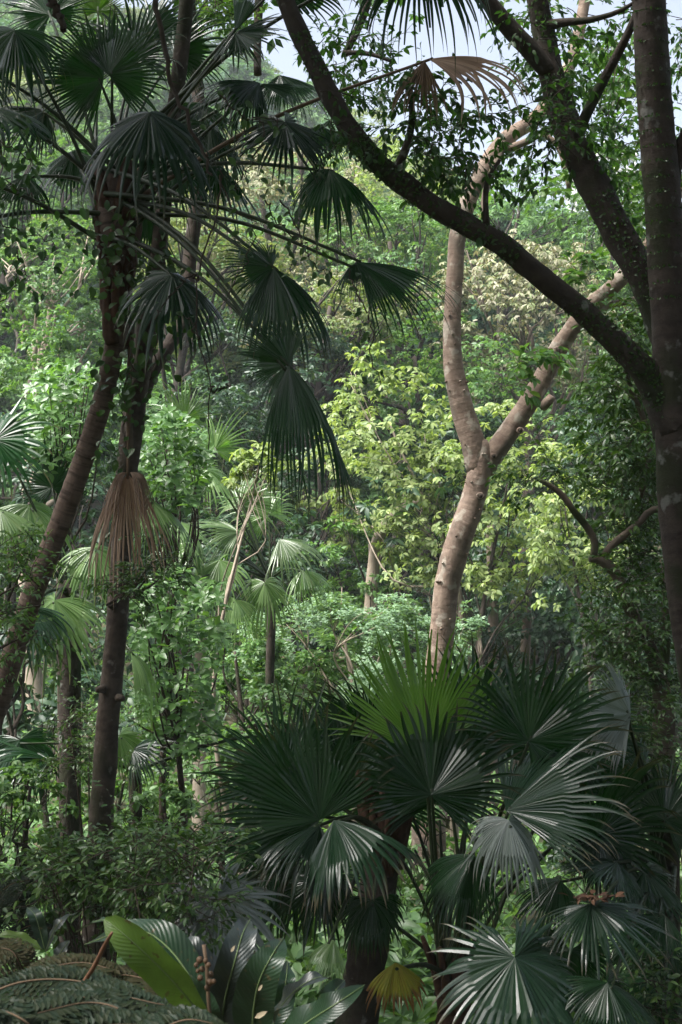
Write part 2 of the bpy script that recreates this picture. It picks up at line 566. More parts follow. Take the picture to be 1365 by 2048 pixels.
M['bark_dark'] = bark_mat('bark_dark_mossy', (.03, .023, .018), (.07, .056, .045), moss=(.022, .03, .011), lichen=(.24, .25, .22), bump=.9, spots=.64, scale=13)
M['bark_right'] = bark_mat('bark_grey_brown_lichen', (.04, .03, .025), (.08, .062, .052), ring=.25, ring_scale=1.6, moss=(.03, .036, .016), lichen=(.2, .2, .185), bump=.7, spots=.62, scale=14)
M['bark_left'] = bark_mat('bark_brown_damp', (.045, .033, .026), (.105, .082, .065), ring=.22, ring_scale=1.4, moss=(.03, .032, .016), lichen=(.22, .2, .18), bump=.8, spots=.62, scale=12)
M['bark_palm'] = bark_mat('bark_palm_ringed', (.08, .055, .042), (.16, .115, .09), ring=.5, ring_scale=3.5, bump=.6, scale=10)
M['bark_pink'] = bark_mat('bark_pinkish_smooth', (.15, .102, .078), (.325, .245, .193), ring=.2, ring_scale=2.6, moss=(.15, .12, .095), lichen=(.4, .35, .29), bump=1.0, scale=8, spots=.56)
M['bark_pale'] = bark_mat('bark_pale_limbs', (.2, .16, .12), (.36, .3, .24), bump=.4, scale=5)
M['bark_mid'] = bark_mat('bark_midground', (.09, .07, .055), (.18, .14, .11), moss=(.06, .08, .03), bump=.6, scale=6)
M['twig'] = plain_mat('twig_dark', (.055, .042, .032), rough=.85)
M['canopy'] = leaf_mat('leaf_canopy_dark', [(0.022, 0.06, 0.018), (0.035, 0.09, 0.022), (0.05, 0.12, 0.028), (0.028, 0.07, 0.026)], trans=0.4, rough=0.4, spec=0.4)
M['vine'] = leaf_mat('leaf_vine', [(.025, .065, .016), (.04, .09, .02), (.055, .12, .025)], trans=.3, rough=.38)
M['shrub_dark'] = leaf_mat('leaf_shrub_dark', [(0.03, 0.075, 0.018), (0.05, 0.11, 0.025), (0.09, 0.16, 0.035)], trans=.25, rough=.36)
M['bright'] = leaf_mat('leaf_bright_oval', [(0.072, 0.1538, 0.0486), (0.0981, 0.1993, 0.063), (0.1377, 0.2545, 0.0832), (0.0555, 0.1178, 0.0438)], trans=0.38, rough=0.36, spec=0.5)
M['lime'] = leaf_mat('leaf_lime', [(0.2338, 0.294, 0.1048), (0.2941, 0.3629, 0.1307), (0.1555, 0.2243, 0.0781), (0.2646, 0.3334, 0.1356), (0.0953, 0.1555, 0.0566), (0.3414, 0.3844, 0.1694)], trans=0.42, rough=0.45, spec=0.3, tcol=(1.3, 1.4, .6))
M['tan'] = leaf_mat('leaf_tan_flush', [(.27,.26,.17),(.21,.23,.12),(.33,.31,.23),(.17,.21,.09),(.11,.155,.06)], trans=0.3, rough=0.55, spec=0.25, tcol=(1.2, 1.1, 0.7))
M['glauca'] = leaf_mat('leaf_blue_green', [(0.13, 0.22, 0.12), (0.18, 0.28, 0.16), (0.1, 0.18, 0.1), (0.23, 0.33, 0.21)], trans=0.3, rough=0.45, spec=0.35)
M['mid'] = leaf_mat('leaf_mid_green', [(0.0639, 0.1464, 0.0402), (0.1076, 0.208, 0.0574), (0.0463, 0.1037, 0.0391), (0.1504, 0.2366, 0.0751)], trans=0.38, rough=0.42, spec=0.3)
M['deep'] = leaf_mat('leaf_deep_shade_green', [(0.0208, 0.0514, 0.0254), (0.0315, 0.0705, 0.0315), (0.0276, 0.0582, 0.0337), (0.0495, 0.0915, 0.0418)], trans=0.28, rough=0.4, spec=0.35)  # deep green leaves, with the shade under the trees put into the colour
M['hill1'] = leaf_mat('leaf_hill_green', [(0.0784, 0.162, 0.0518), (0.1088, 0.2076, 0.067), (0.0575, 0.1259, 0.0461), (0.1452, 0.2364, 0.0844)], trans=0.34, rough=0.5, spec=0.2)
M['hill2'] = leaf_mat('leaf_hill_bluish', [(0.0524, 0.1251, 0.061), (0.0767, 0.1579, 0.081), (0.0572, 0.1299, 0.0701), (0.1007, 0.1862, 0.1007)], trans=0.34, rough=0.5, spec=0.2)
M['hill3'] = leaf_mat('leaf_hill_olive', [(0.167, 0.2097, 0.0743), (0.1235, 0.1805, 0.0665), (0.2097, 0.2311, 0.1028), (0.1036, 0.1534, 0.0608)], trans=0.34, rough=0.5, spec=0.2)
M['cover'] = leaf_mat('leaf_ground_cover', [(0.0659, 0.136, 0.0503), (0.0961, 0.1818, 0.0649), (0.1357, 0.237, 0.0851), (0.0492, 0.0999, 0.0415)], trans=0.38, rough=0.4, spec=0.35)
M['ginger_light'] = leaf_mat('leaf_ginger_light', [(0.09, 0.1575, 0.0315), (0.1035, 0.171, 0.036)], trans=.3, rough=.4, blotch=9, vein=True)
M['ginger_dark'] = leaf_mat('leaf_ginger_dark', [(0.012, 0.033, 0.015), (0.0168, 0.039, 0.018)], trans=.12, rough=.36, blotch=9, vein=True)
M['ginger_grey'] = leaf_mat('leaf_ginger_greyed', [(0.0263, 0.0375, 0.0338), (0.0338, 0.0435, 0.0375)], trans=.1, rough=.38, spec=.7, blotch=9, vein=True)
M['fern'] = leaf_mat('leaf_fern', [(0.0169, 0.0298, 0.0185), (0.0224, 0.0368, 0.0224), (0.0184, 0.0281, 0.012), (0.0272, 0.0352, 0.0192)], trans=.22, rough=.5, spec=.2)
M['fern_brown'] = leaf_mat('leaf_fern_brown', [(0.0417, 0.0417, 0.0191), (0.0533, 0.0479, 0.0236), (0.0308, 0.0443, 0.02)], trans=.25, rough=.6, spec=.15, tcol=(1.2, 1.0, .6))
M['fruit'] = plain_mat('fruit_orange_brown', (.085, .05, .028), rough=.45)
M['dry'] = leaf_mat('leaf_litter', [(.08, .04, .025), (.13, .06, .03), (.17, .09, .05)], trans=.1, rough=.8, tcol=(1.1, .8, .6))
M['soil'] = bark_mat('forest_floor', (.035, .032, .018), (.07, .06, .032), moss=(.035, .06, .02), bump=.8, scale=3)

# ------------------------------------------------------------------ fan palm fronds
def fan_geo(hub, axis, normal, R, spread=320, fold=.25, g0=.1, g1=1.6, n=44, split=.47, pleat=.45, ragged=.1, el=.3, tp=1.7):
    axis = unit(axis)
    normal = unit(normal - (normal @ axis) * axis)
    side = np.cross(normal, axis)
    S = math.radians(spread)
    K1, K2 = 7, 9
    m = 2 * n + 1
    a = np.linspace(-S / 2, S / 2, m)
    Lr = R * ((1 - el) + el * np.cos(a * 0.75))
    D = np.cos(a)[:, None] * axis + np.sin(a)[:, None] * side
    D = D - fold * (np.abs(np.sin(a)) ** 1.2 + 0.25 * (1 - np.cos(a)))[:, None] * normal
    ph = rng.uniform(0, 6.28, 3)
    D = D + normal * (.10 * np.sin(2.3 * a + ph[0]) + .07 * np.sin(5.1 * a + ph[1]) + .04 * np.sin(11 * a + ph[2]))[:, None]
    D = unit(D)
    Lr = Lr * (1 + .05 * np.sin(3.1 * a + ph[1]))
    da = S / n
    rs = Lr * split
    pos = np.repeat(np.asarray(hub, float)[None], m, 0)
    rows = [pos.copy()]
    d = D.copy()
    nrm = unit(np.cross(d, np.cross(np.repeat(normal[None], m, 0), d)))
    for k in range(K1):
        t = (k + 1) / K1
        d = unit(d - UP * g0 * (0.25 + t) / K1)
        pos = pos + d * (rs / K1)[:, None]
        q = pos.copy()
        nrm = unit(np.cross(d, np.cross(nrm, d)))
        q[1::2] += nrm[1::2] * (pleat * (t * rs[1::2]) * da * .5)[:, None]
        rows.append(q)
    rows = np.array(rows)                                    # K1+1, m, 3
    V = rows.reshape(-1, 3)
    i, j = np.meshgrid(np.arange(K1), np.arange(m - 1), indexing='ij')
    i = i.ravel(); j = j.ravel()
    Q = np.stack([i * m + j, i * m + j + 1, (i + 1) * m + j + 1, (i + 1) * m + j], 1)
    # free segment tips
    c = np.arange(n) * 2 + 1
    pc = pos[c]; dc = d[c]
    nc = nrm[c]
    e = unit(np.cross(nc, dc))
    w0 = np.linalg.norm(rows[-1][c + 1] - rows[-1][c - 1], axis=1) * .5
    tl = Lr[c] * (1 - split) * rng.uniform(1 - ragged * 2, 1 + ragged, n)
    kk = g1 * rng.uniform(.5, 1.6, n) * (1 + 1.6 * (rng.uniform(0, 1, n) < .07))
    tw = rng.normal(0, .22, (n, 3))
    ctr = [rows[-1][c]]; lft = [rows[-1][c + 1]]; rgt = [rows[-1][c - 1]]
    sgn = np.sign(((rows[-1][c + 1] - rows[-1][c - 1]) * e).sum(1))[:, None]
    e = e * sgn
    for k in range(K2):
        t = (k + 1) / K2
        dc = unit(dc - UP * (g0 * .6 + kk * t ** 2.2)[:, None] / K2 * 2.2 + tw * .12)
        pc = pc + dc * (tl / K2)[:, None]
        nc = unit(np.cross(dc, np.cross(nc, dc)))
        ev = unit(e - (e * dc).sum(1, keepdims=True) * dc)
        w = w0 * max(0.05, (1 + .4 * (tp - 1.2) * 2 * t) * (1 - t ** tp)) * (.99 if k == 0 else .97)
        dep = pleat * w * .55
        ctr.append(pc + nc * dep[:, None]); lft.append(pc + ev * w[:, None]); rgt.append(pc - ev * w[:, None])
    ctr = np.array(ctr); lft = np.array(lft); rgt = np.array(rgt)
    V2 = np.stack([lft, ctr, rgt], 2)[1:].reshape(-1, 3)     # (K2, n, 3); the first row is shared with the joined part
    i, j, s = np.meshgrid(np.arange(K2), np.arange(n), np.arange(2), indexing='ij')
    i = i.ravel(); j = j.ravel(); s = s.ravel()
    idx = lambda a_, b_, c_: np.where(a_ == 0, K1 * m + 2 * b_ + 2 - c_, len(V) + ((a_ - 1) * n + b_) * 3 + c_)
    Q2 = np.stack([idx(i, j, s), idx(i, j, s + 1), idx(i + 1, j, s + 1), idx(i + 1, j, s)], 1)
    g = Geo()
    U1 = np.stack([np.repeat(np.arange(m)[None] * .5, K1 + 1, 0), np.repeat(np.linspace(0, split, K1 + 1)[:, None], m, 1)], -1).reshape(-1, 2)
    U2 = np.stack([np.repeat(np.repeat((np.arange(n) + .5)[None, :, None], K2 + 1, 0), 3, 2) + np.array([.5, 0, -.5]), np.repeat(np.repeat(np.linspace(split, 1, K2 + 1)[:, None, None], n, 1), 3, 2)], -1).reshape(-1, 2)
    # a few segments are torn away short or hang broken
    keep = np.ones(len(Q2), bool)
    short = rng.uniform(0, 1, n) < rng.uniform(.03, .2)
    cut = rng.integers(2, K2 - 1, n)
    keep[short[j] & (i >= cut[j])] = False
    Q2 = Q2[keep]
    UA = np.concatenate([U1, U2[3 * n:]])
    QA = np.concatenate([Q, Q2])
    g.add(np.concatenate([V, V2]), QA, UA[QA])
    return g


def frond(palm, hub, ang, tilt, R, nrm=(0, 1, .4), spread=320, fold=.25, g0=.15, g1=1.4, mat='fan', src=None, n=44, split=.47,
          sag=.12, pw=.011, label=None, pmat='petiole', pleat=.45, el=.3, tp=1.7):
    """hub in world metres, axis by image angle and tilt away from the viewer, src = petiole start"""
    a = math.radians(ang); t = math.radians(tilt)
    axis = math.cos(t) * (math.cos(a) * C_R + math.sin(a) * C_U) + math.sin(t) * C_F
    normal = nrm[0] * C_R + nrm[1] * C_U - nrm[2] * C_F
    if abs(unit(normal) @ unit(axis)) > .96:
        normal = normal + 0.5 * C_R
    n = max(8, int(n * rng.uniform(.86, 1.14)))
    split = split * rng.uniform(.8, 1.12)
    g = fan_geo(hub, axis, normal, R, spread, fold, g0, g1, n, split, pleat, ragged=rng.uniform(.06, .2), el=el, tp=tp * rng.uniform(.88, 1.1))
    o = obj('frond', g.mesh('frond', palm.location, False), M[mat], palm, label=label)
    if src is not None:
        src = np.asarray(src, float)
        hub = np.asarray(hub, float)
        mid = (src + hub) / 2 + UP * sag * np.linalg.norm(hub - src)
        pts = catmull(np.array([src, mid, hub - unit(axis) * -.03]), 14)
        pg = Geo()
        add_tube(pg, pts, np.linspace(pw * 1.6, pw * .75, 14), 6)
        po = obj('petiole', pg.mesh('petiole', palm.location), M[pmat], o)
    return o


def palm_root(label, loc, group='fan palms under the trees', name='fan_palm'):
    return root(name, label, 'palm', loc, group)


def trunk(parent, lst, mat, sides=16, bump=.05, step=.07, name='trunk', rings=0., ring_len=.12, label=None):
    if name == 'trunk':
        q = P(*lst[0][:3])
        gz = float(ground(q[0], q[1])) - .25
        p, r = limb_pts(lst, step)
        if p[0][2] > gz and lst[0][1] > 1250:
            k = max(3, int((p[0][2] - gz) / .15))
            ext = np.linspace([p[0][0], p[0][1], gz], p[0], k, endpoint=False)
            p = np.vstack([ext, p]); r = np.concatenate([np.linspace(r[0] * 1.15, r[0], k), r])
    else:
        p, r = limb_pts(lst, step)
    g = Geo()
    add_tube(g, p, r, sides, bump, rings, ring_len)
    obj(name, g.mesh(name, parent.location), M[mat], parent, label=label)
    return p, r


def base_of(px, py, d):
    b = P(px, py, d)
    b[2] = ground(b[0], b[1])
    return b


# ------------------------------------------------------------------ twigs carrying leaves
def spray(lv, tg, start, direc, length, leaf_l, leaf_w, n_side=5, per=6, droop=.35, spread=.9, tw=.004, palmate=False):
    """a twig with side twigs; leaves alternate along them"""
    def run(p, d, ln, k):
        pts = [p]
        d = unit(d)
        for _ in range(k):
            d = unit(d + rng.normal(0, .14, 3) - UP * droop * .16)
            p = p + d * ln / k
            pts.append(p)
        return np.array(pts)
    main = run(np.asarray(start, float), direc, length, 7)
    add_tube(tg, main, np.linspace(tw, tw * .35, len(main)), 4, cap=False)
    ends = [main]
    for s in range(n_side):
        k = rng.integers(1, len(main) - 1)
        d0 = unit(main[k] - main[k - 1])
        sd = unit(np.cross(d0, rng.standard_normal(3)))
        sd[2] *= .5
        q = run(main[k], d0 * .6 + sd * spread, length * rng.uniform(.3, .6), 4)
        add_tube(tg, q, np.linspace(tw * .55, tw * .22, len(q)), 3, cap=False)
        ends.append(q)
    for q in ends:
        c = catmull(q, per + 1)[1:]
        dd = unit(np.gradient(c, axis=0))
        sid = unit(np.cross(dd, UP) + 1e-3)
        sg = np.where(np.arange(per) % 2, 1., -1.)[:, None]
        D = unit(dd * .55 + sid * sg * rng.uniform(.5, 1.0, (per, 1)) + rng.normal(0, .25, (per, 3)) - UP * droop * rng.uniform(.2, 1.2, (per, 1)))
        N = unit(UP + rng.normal(0, .45, (per, 3)))
        sc = rng.uniform(.55, 1.2, per)
        lv.add(c, D, N, leaf_l * sc, leaf_w * sc, .3)
        # the leaf at the end
        lv.add(c[-1:], dd[-1:] - UP * .3, UP + rng.normal(0, .3, (1, 3)), leaf_l, leaf_w, .3)


def inside(poly, n):
    """random pixels inside a polygon"""
    poly = np.array(poly, float)
    lo, hi = poly.min(0), poly.max(0)
    out = []
    while len(out) < n:
        p = rng.uniform(lo, hi)
        x, y = p
        c = False
        j = len(poly) - 1
        for i in range(len(poly)):
            if (poly[i, 1] > y) != (poly[j, 1] > y) and x < (poly[j, 0] - poly[i, 0]) * (y - poly[i, 1]) / (poly[j, 1] - poly[i, 1]) + poly[i, 0]:
                c = not c
            j = i
        if c:
            out.append(p)
    return np.array(out)


# ------------------------------------------------------------------ a whole broadleaf tree
def broad_tree(name, label, cat, base, crown_c, radii, mat, bark, n_clump, n_ros, k, L, W, droop=.5, clump_r=.22, group=None,
               trunk_r=.14, n_limb=9, detail=1, shell=.5, n_single=0, cone=.9, curl=.3, extra=None, flat=.75, lean=0.):
    base = np.asarray(base, float)
    t = root(name, label, cat, base, group)
    cc = np.asarray(crown_c, float)
    radii = np.asarray(radii, float)
    cl = clumps(cc, radii, n_clump, shell)
    cl[:, 2] = np.maximum(cl[:, 2], ground(cl[:, 0], cl[:, 1]) + .15)
    lv = Leaves()
    cr = clump_r * radii.mean()
    for c in cl:
        r = cr * rng.uniform(.6, 1.35)
        m = max(3, int(n_ros * rng.uniform(.5, 1.4)))
        pts = c + in_ball(m) * r * np.array([1, 1, flat])
        out = unit((pts - cc) / radii) * .5 + UP * .9
        rosettes(lv, pts, k, L, W, droop, axis=out + .3 * rng.standard_normal((m, 3)), cone=cone, curl=curl)
    put_leaves(t, lv, M[mat], n_single, detail, 'crown')
    top = cc + np.array([0, 0, radii[2] * .25])
    mid = (base + top) / 2 + np.append(rng.normal(0, .07, 2) * np.linalg.norm(top - base), 0) * (1 + lean)
    p = catmull(np.array([base - UP * .2, mid, top]), 26)
    g = Geo()
    add_tube(g, p, np.linspace(trunk_r * 1.25, trunk_r * .3, 26), 9, .07)
    obj('trunk', g.mesh('trunk', base), M[bark], t)
    pick = rng.choice(len(cl), min(n_limb, len(cl)), replace=False)
    tw = Geo()
    for q in cl[pick]:
        h = np.clip((q[2] - base[2]) / max(.1, top[2] - base[2]) - .3, .15, .95)
        st = p[int(h * 25)]
        ln = np.linalg.norm(q - st)
        k1 = st * .68 + q * .32 + rng.normal(0, .09, 3) * ln
        mm = st * .35 + q * .65 + rng.normal(0, .09, 3) * ln + UP * .05 * ln
        add_tube(tw, catmull(np.array([st, k1, mm, q]), 14), np.linspace(trunk_r * .36, trunk_r * .07, 14), 5)
        for _ in range(3):
            q2 = q + in_ball(1)[0] * cr * 1.4
            add_tube(tw, catmull(np.array([mm, (mm + q2) / 2 + rng.normal(0, .05, 3), q2]), 6), np.linspace(trunk_r * .16, trunk_r * .05, 6), 4)
    obj('limbs', tw.mesh('limbs', base), M[bark], t, 'stuff')
    return t


# ================================================================== the setting
def build_ground():
    xs = np.concatenate([np.linspace(-260, -42, 16), np.linspace(-40, 40, 90), np.linspace(42, 260, 16)])
    ys = np.concatenate([np.linspace(-60, -2, 16), np.linspace(0, 60, 110), np.linspace(61, 330, 90)])
    X, Y = np.meshgrid(xs, ys)
    Z = ground(X, Y)
    V = np.stack([X, Y, Z], -1).reshape(-1, 3)
    nx = len(xs)
    i, j = np.meshgrid(np.arange(len(ys) - 1), np.arange(nx - 1), indexing='ij')
    i = i.ravel(); j = j.ravel()
    Q = np.stack([i * nx + j, i * nx + j + 1, (i + 1) * nx + j + 1, (i + 1) * nx + j], 1)
    o = obj('ground', mesh_from('ground', V, [Q]), M['soil'])
    o['kind'] = 'structure'


build_ground()


# hillside wood far behind: every tree its own object, five crowns shared
def hillside():
    protos = []
    for k in range(6):
        lv = Leaves()
        rad = np.array([3.3, 3.3, 2.6]) * rng.uniform(.85, 1.15, 3)
        cl = clumps((0, 0, 0), rad, 46, .6)
        cl = np.vstack([cl, clumps((0, 0, -1.2), rad * .7, 14, .4)])
        for c in cl:
            m = int(rng.integers(26, 46))
            r = rng.uniform(.6, 1.15)
            pts = c + in_ball(m) * r * np.array([1, 1, .6])
            rosettes(lv, pts, 7, .30, .14, .35, axis=unit(pts / rad) * .6 + UP * .8 + .3 * rng.standard_normal((m, 3)))
        me = leaf_mesh('crown', lv.arrays(), (0, 0, 0), 0)
        me.materials.append(M[['hill1', 'hill2', 'hill1', 'hill3', 'hill2', 'hill1'][k]])
        g = Geo()
        add_tube(g, catmull(np.array([[0, 0, -5.2], [.3, .1, -2.5], [0, 0, 1]]), 10), np.linspace(.24, .06, 10), 6, .05)
        tm = g.mesh('trunk')
        tm.materials.append(M['bark_mid'])
        protos.append((me, tm))
    y = 41.0
    row = 0
    while y < 150:
        half = y * .27 + 5
        stepx = 4.7 + y * .012
        xs = np.arange(-half, half, stepx) + (stepx / 2 if row % 2 else 0)
        for x in xs:
            x = x + rng.normal(0, .9); yy = y + rng.normal(0, 1.2)
            z = float(ground(x, yy))
            s = rng.uniform(.8, 1.3) * (.72 if yy < 52 else 1)
            k = int(rng.integers(0, 6)) if yy > 50 else int(rng.choice([0, 2, 3, 5]))
            t = root('hillside_tree', 'leafy green tree in the wood that covers the far hillside', 'tree', (x, yy, z), 'trees on the far hillside')
            for nm, me in (('crown', protos[k][0]), ('trunk', protos[k][1])):
                o = bpy.data.objects.new(nm, me)
                scene.collection.objects.link(o)
                o.parent = t
                o.location = (0, 0, 5.0 * s)
                o.scale = (s, s, s)
                if nm == 'crown':
                    o['kind'] = 'stuff'
            t.rotation_euler = (0, 0, rng.uniform(0, 6.28))
        y += 4.6
        row += 1


hillside()


# white blocks on the ridge
def building(label, px, py_top, py_bot, wpx, d, floors, bays):
    b = P(px, py_bot, d)
    w = wpx * d / FPX; h = (py_bot - py_top) * d / FPX
    z0 = float(ground(b[0], b[1])) - 1
    top = b[2] + h
    dp = w * .7
    t = root('apartment_block', label, 'building', (b[0], b[1], z0), None)

    def box(nm, x0, x1, y0, y1, za, zb, mat, par):
        V = np.array([(x, y, z) for x in (x0, x1) for y in (y0, y1) for z in (za, zb)])
        Q = [(0, 1, 3, 2), (4, 6, 7, 5), (0, 4, 5, 1), (2, 3, 7, 6), (0, 2, 6, 4), (1, 5, 7, 3)]
        return obj(nm, mesh_from(nm, V, [np.array(Q)], None, False), mat, par)
    H = top - z0
    box('wall', -w / 2, w / 2, 0, dp, 0, H, M['plaster'], t)
    rf = box('roof', -w / 2 - .3, w / 2 + .3, -.3, dp + .3, H, H + .5, M['plaster'], t)
    box('stair_tower', -w * .2, w * .12, dp * .3, dp * .6, H + .5, H + 3.2, M['plaster'], rf)
    fh = 3.0
    bw = w / bays
    for f in range(floors):
        z = H - (f + 1) * fh
        for k in range(bays):
            x = -w / 2 + (k + .5) * bw
            wd = box('window', x - bw * .3, x + bw * .3, -.05, .05, z + .8, z + 2.3, M['window'], t)
            box('sill', x - bw * .34, x + bw * .34, -.35, -.055, z + .6, z + .79, M['plaster'], wd)


M['plaster'] = plain_mat('plaster_white', (.75, .74, .73), var=.06)
M['window'] = plain_mat('window_glass', (.2, .23, .27), rough=.15)
building('white apartment block with rooftop tower seen between right trunks', 1232, 310, 420, 84, 235, 5, 4)
building('low white building beside the ridge trees left of the big leaning trunk', 1152, 392, 440, 30, 225, 3, 2)


# undergrowth over the valley floor: nobody could count it
def undergrowth():
    lv = Leaves()
    n = 6500
    y = 9.5 + 32 * rng.uniform(0, 1, n) ** 1.15
    x = rng.uniform(-1, 1, n) * (y * .27 + 1.5)
    z = ground(x, y)
    h = rng.uniform(.1, .9, n) * (0.35 + .65 * (np.sin(x * 1.3 + y * .7) * .5 + .5)) + .1 * (y > 20)
    pts = np.stack([x, y, z + h], 1)
    rosettes(lv, pts, 9, .17, .075, .45, cone=.8)
    o = obj('undergrowth', leaf_mesh('undergrowth', lv.arrays(), (0, 0, 0), 1), M['cover'])
    o['kind'] = 'stuff'
    o['label'] = 'low leafy green undergrowth covering the valley floor behind the palms'


undergrowth()


def hill_understorey():
    lv = Leaves()
    n = 5200
    y = rng.uniform(30, 80, n)
    x = rng.uniform(-1, 1, n) * (y * .27 + 2)
    pts = np.stack([x, y, ground(x, y) + rng.uniform(.1, 2.2, n) * (.5 + .5 * np.sin(x * .8) * np.cos(y * .5))], 1)
    rosettes(lv, pts, 8, .36, .17, .5)
    o = obj('hillside_understorey', leaf_mesh('hillside_understorey', lv.arrays(), (0, 0, 0), 0), M['deep'])
    o['kind'] = 'stuff'
    o['label'] = 'dark leafy understorey beneath the trees across the valley'


hill_understorey()

# ================================================================== mid-ground trees
def mid_tree(name, label, px, py, d, wpx, hpx, mat, bark='bark_dark', dens=1.0, L=.13, W=.06, k=7, droop=.5, group='trees across the valley', depth=.8, n_clump=None, trunk_px=None, base_px=None, tr=None, **kw):
    c = P(px, py, d)
    rx = wpx * d / FPX / 2; rz = hpx * d / FPX / 2
    bx = P(base_px, py, d)[0] if base_px else c[0] + rng.normal(0, .15 * rx)
    by = c[1] + rng.normal(0, .1)
    base = (bx, by, float(ground(bx, by)))
    radii = (rx, rx * depth, rz)
    # leaves enough to fill the outline
    area = math.pi * rx * rz
    n_leaf = dens * area / (L * W) * 5.5
    nc = n_clump or int(np.clip(20 + area * 4, 24, 90))
    nr = max(4, int(n_leaf / (nc * k)))
    return broad_tree(name, label, 'tree', base, c, radii, mat, bark, nc, nr, k, L, W, droop, group=group, trunk_r=tr or max(.04, .016 * (c[2] + rz - base[2])), **kw)


# far row across the valley
mid_tree('broadleaf_tree', 'green tree high behind the palm crown at far left', 60, 430, 44, 420, 420, 'mid', L=.17, W=.08)
mid_tree('broadleaf_tree', 'tree of pale yellow-green leaf clusters behind the hanging fronds', 520, 420, 40, 420, 330, 'tan', L=.17, W=.07, droop=.7)
mid_tree('broadleaf_tree', 'yellowish tree with pale clusters behind the diagonal branch', 760, 430, 44, 360, 300, 'lime', L=.15, W=.07, dens=.8)
mid_tree('broadleaf_tree', 'bright green tree left of the forked tree, under the diagonal branch', 780, 520, 38, 330, 300, 'mid', L=.14, W=.06)
mid_tree('broadleaf_tree', 'green hillside tree above the tan flowering crown', 1040, 440, 50, 330, 230, 'hill1', L=.2, W=.09)
mid_tree('broadleaf_tree', 'green tree just below the white blocks at right', 1230, 500, 48, 300, 260, 'hill1', L=.2, W=.09)
mid_tree('flowering_tree', 'tree with drooping cream and tan leaf clusters behind the forked tree', 1040, 620, 36, 380, 360, 'tan', 'bark_mid', L=.16, W=.06, droop=.9, k=8, dens=1.15)
mid_tree('broadleaf_tree', 'green tree behind the right limb of the forked tree', 1230, 690, 40, 260, 320, 'mid', L=.16, W=.07)
mid_tree('broadleaf_tree', 'light green small-leaved tree behind the leaning palm trunk', 110, 600, 30, 360, 330, 'mid', 'bark_pale', L=.11, W=.05, dens=.8)
mid_tree('broadleaf_tree', 'pale green tree behind the two left trunks', 400, 560, 34, 340, 330, 'hill3', L=.14, W=.06)
mid_tree('broadleaf_tree', 'deep green shadowy tree behind the hanging palm frond', 560, 760, 33, 380, 330, 'deep', L=.14, W=.07)
mid_tree('broadleaf_tree', 'pale leafed tree behind the middle hanging fronds', 600, 610, 36, 300, 220, 'tan', L=.14, W=.06, dens=.7)
mid_tree('broadleaf_tree', 'green tree behind the lime green crown', 830, 760, 34, 420, 380, 'mid', L=.14, W=.07)
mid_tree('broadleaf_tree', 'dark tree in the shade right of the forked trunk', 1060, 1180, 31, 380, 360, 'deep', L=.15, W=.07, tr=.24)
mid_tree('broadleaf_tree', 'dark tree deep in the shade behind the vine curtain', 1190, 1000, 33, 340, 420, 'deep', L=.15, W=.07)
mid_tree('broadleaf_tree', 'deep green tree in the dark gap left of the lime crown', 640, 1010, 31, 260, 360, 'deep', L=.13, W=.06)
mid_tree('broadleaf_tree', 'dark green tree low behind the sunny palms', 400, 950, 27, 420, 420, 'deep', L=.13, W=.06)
mid_tree('broadleaf_tree', 'green tree low behind the bright shrub at left edge', 60, 800, 26, 330, 330, 'mid', L=.11, W=.05)
mid_tree('broadleaf_tree', 'olive green tree behind the gap right of the middle hanging fronds', 660, 640, 33, 300, 220, 'hill3', L=.13, W=.06, dens=.9)
# lime tree and its neighbours in the middle
mid_tree('lime_tree', 'lime green tree with drooping leaf rosettes left of the forked trunk', 780, 900, 25, 330, 430, 'lime', 'bark_pale', L=.13, W=.058, droop=.6, dens=.75, base_px=745, shell=.35, tr=.06, n_limb=10)
mid_tree('lime_tree', 'lime green tree with drooping rosettes behind the fork', 1020, 1000, 24, 370, 440, 'lime', 'bark_dark', L=.13, W=.058, droop=.6, dens=.75, base_px=985, shell=.35, tr=.06, n_limb=8)
mid_tree('lime_tree', 'yellow-green tree crown spreading right of the forked trunk', 1130, 1060, 22, 260, 380, 'lime', 'bark_dark', L=.12, W=.055, droop=.65, dens=.7, base_px=1180, shell=.35, tr=.04, n_limb=6)
mid_tree('lime_tree', 'lime green tree low behind the lower trunk of the forked tree', 880, 1080, 24.5, 300, 250, 'lime', 'bark_dark', L=.12, W=.055, droop=.65, dens=.5, shell=.3, tr=.05, n_limb=6)
mid_tree('lime_tree', 'lime green tree behind the tips of the lowest hanging frond', 690, 960, 27, 200, 330, 'lime', 'bark_dark', L=.12, W=.055, droop=.65, dens=.45, shell=.3, tr=.06, n_limb=6)
mid_tree('broadleaf_tree', 'glossy green bushy tree below the lime green crown', 740, 1120, 26, 260, 260, 'mid', L=.12, W=.05, dens=.9)
mid_tree('sapling', 'slim lime green sapling standing above the sunny palm fronds', 520, 940, 15, 150, 120, 'lime', 'bark_pale', L=.085, W=.04, droop=.6, dens=.75, base_px=530, n_limb=3, tr=.03, shell=.3, group=None)
mid_tree('bushy_tree', 'low blue-green rounded tree left of the forked trunk', 690, 1310, 18, 490, 230, 'glauca', 'bark_pale', L=.06, W=.024, droop=.1, k=9, dens=2.0, group=None, n_limb=8, cone=.75, shell=.72, tr=.06, n_clump=95)
mid_tree('bushy_tree', 'smaller blue-green bush peeking right of the forked trunk', 925, 1310, 18, 120, 200, 'glauca', 'bark_pale', L=.07, W=.025, droop=.12, k=9, dens=1.6, group=None, cone=.75, shell=.7)
mid_tree('bush', 'green bush below the blue-green tree behind the palm fans', 560, 1400, 18, 300, 220, 'mid', L=.09, W=.04, dens=.8, group='bushes on the valley floor')
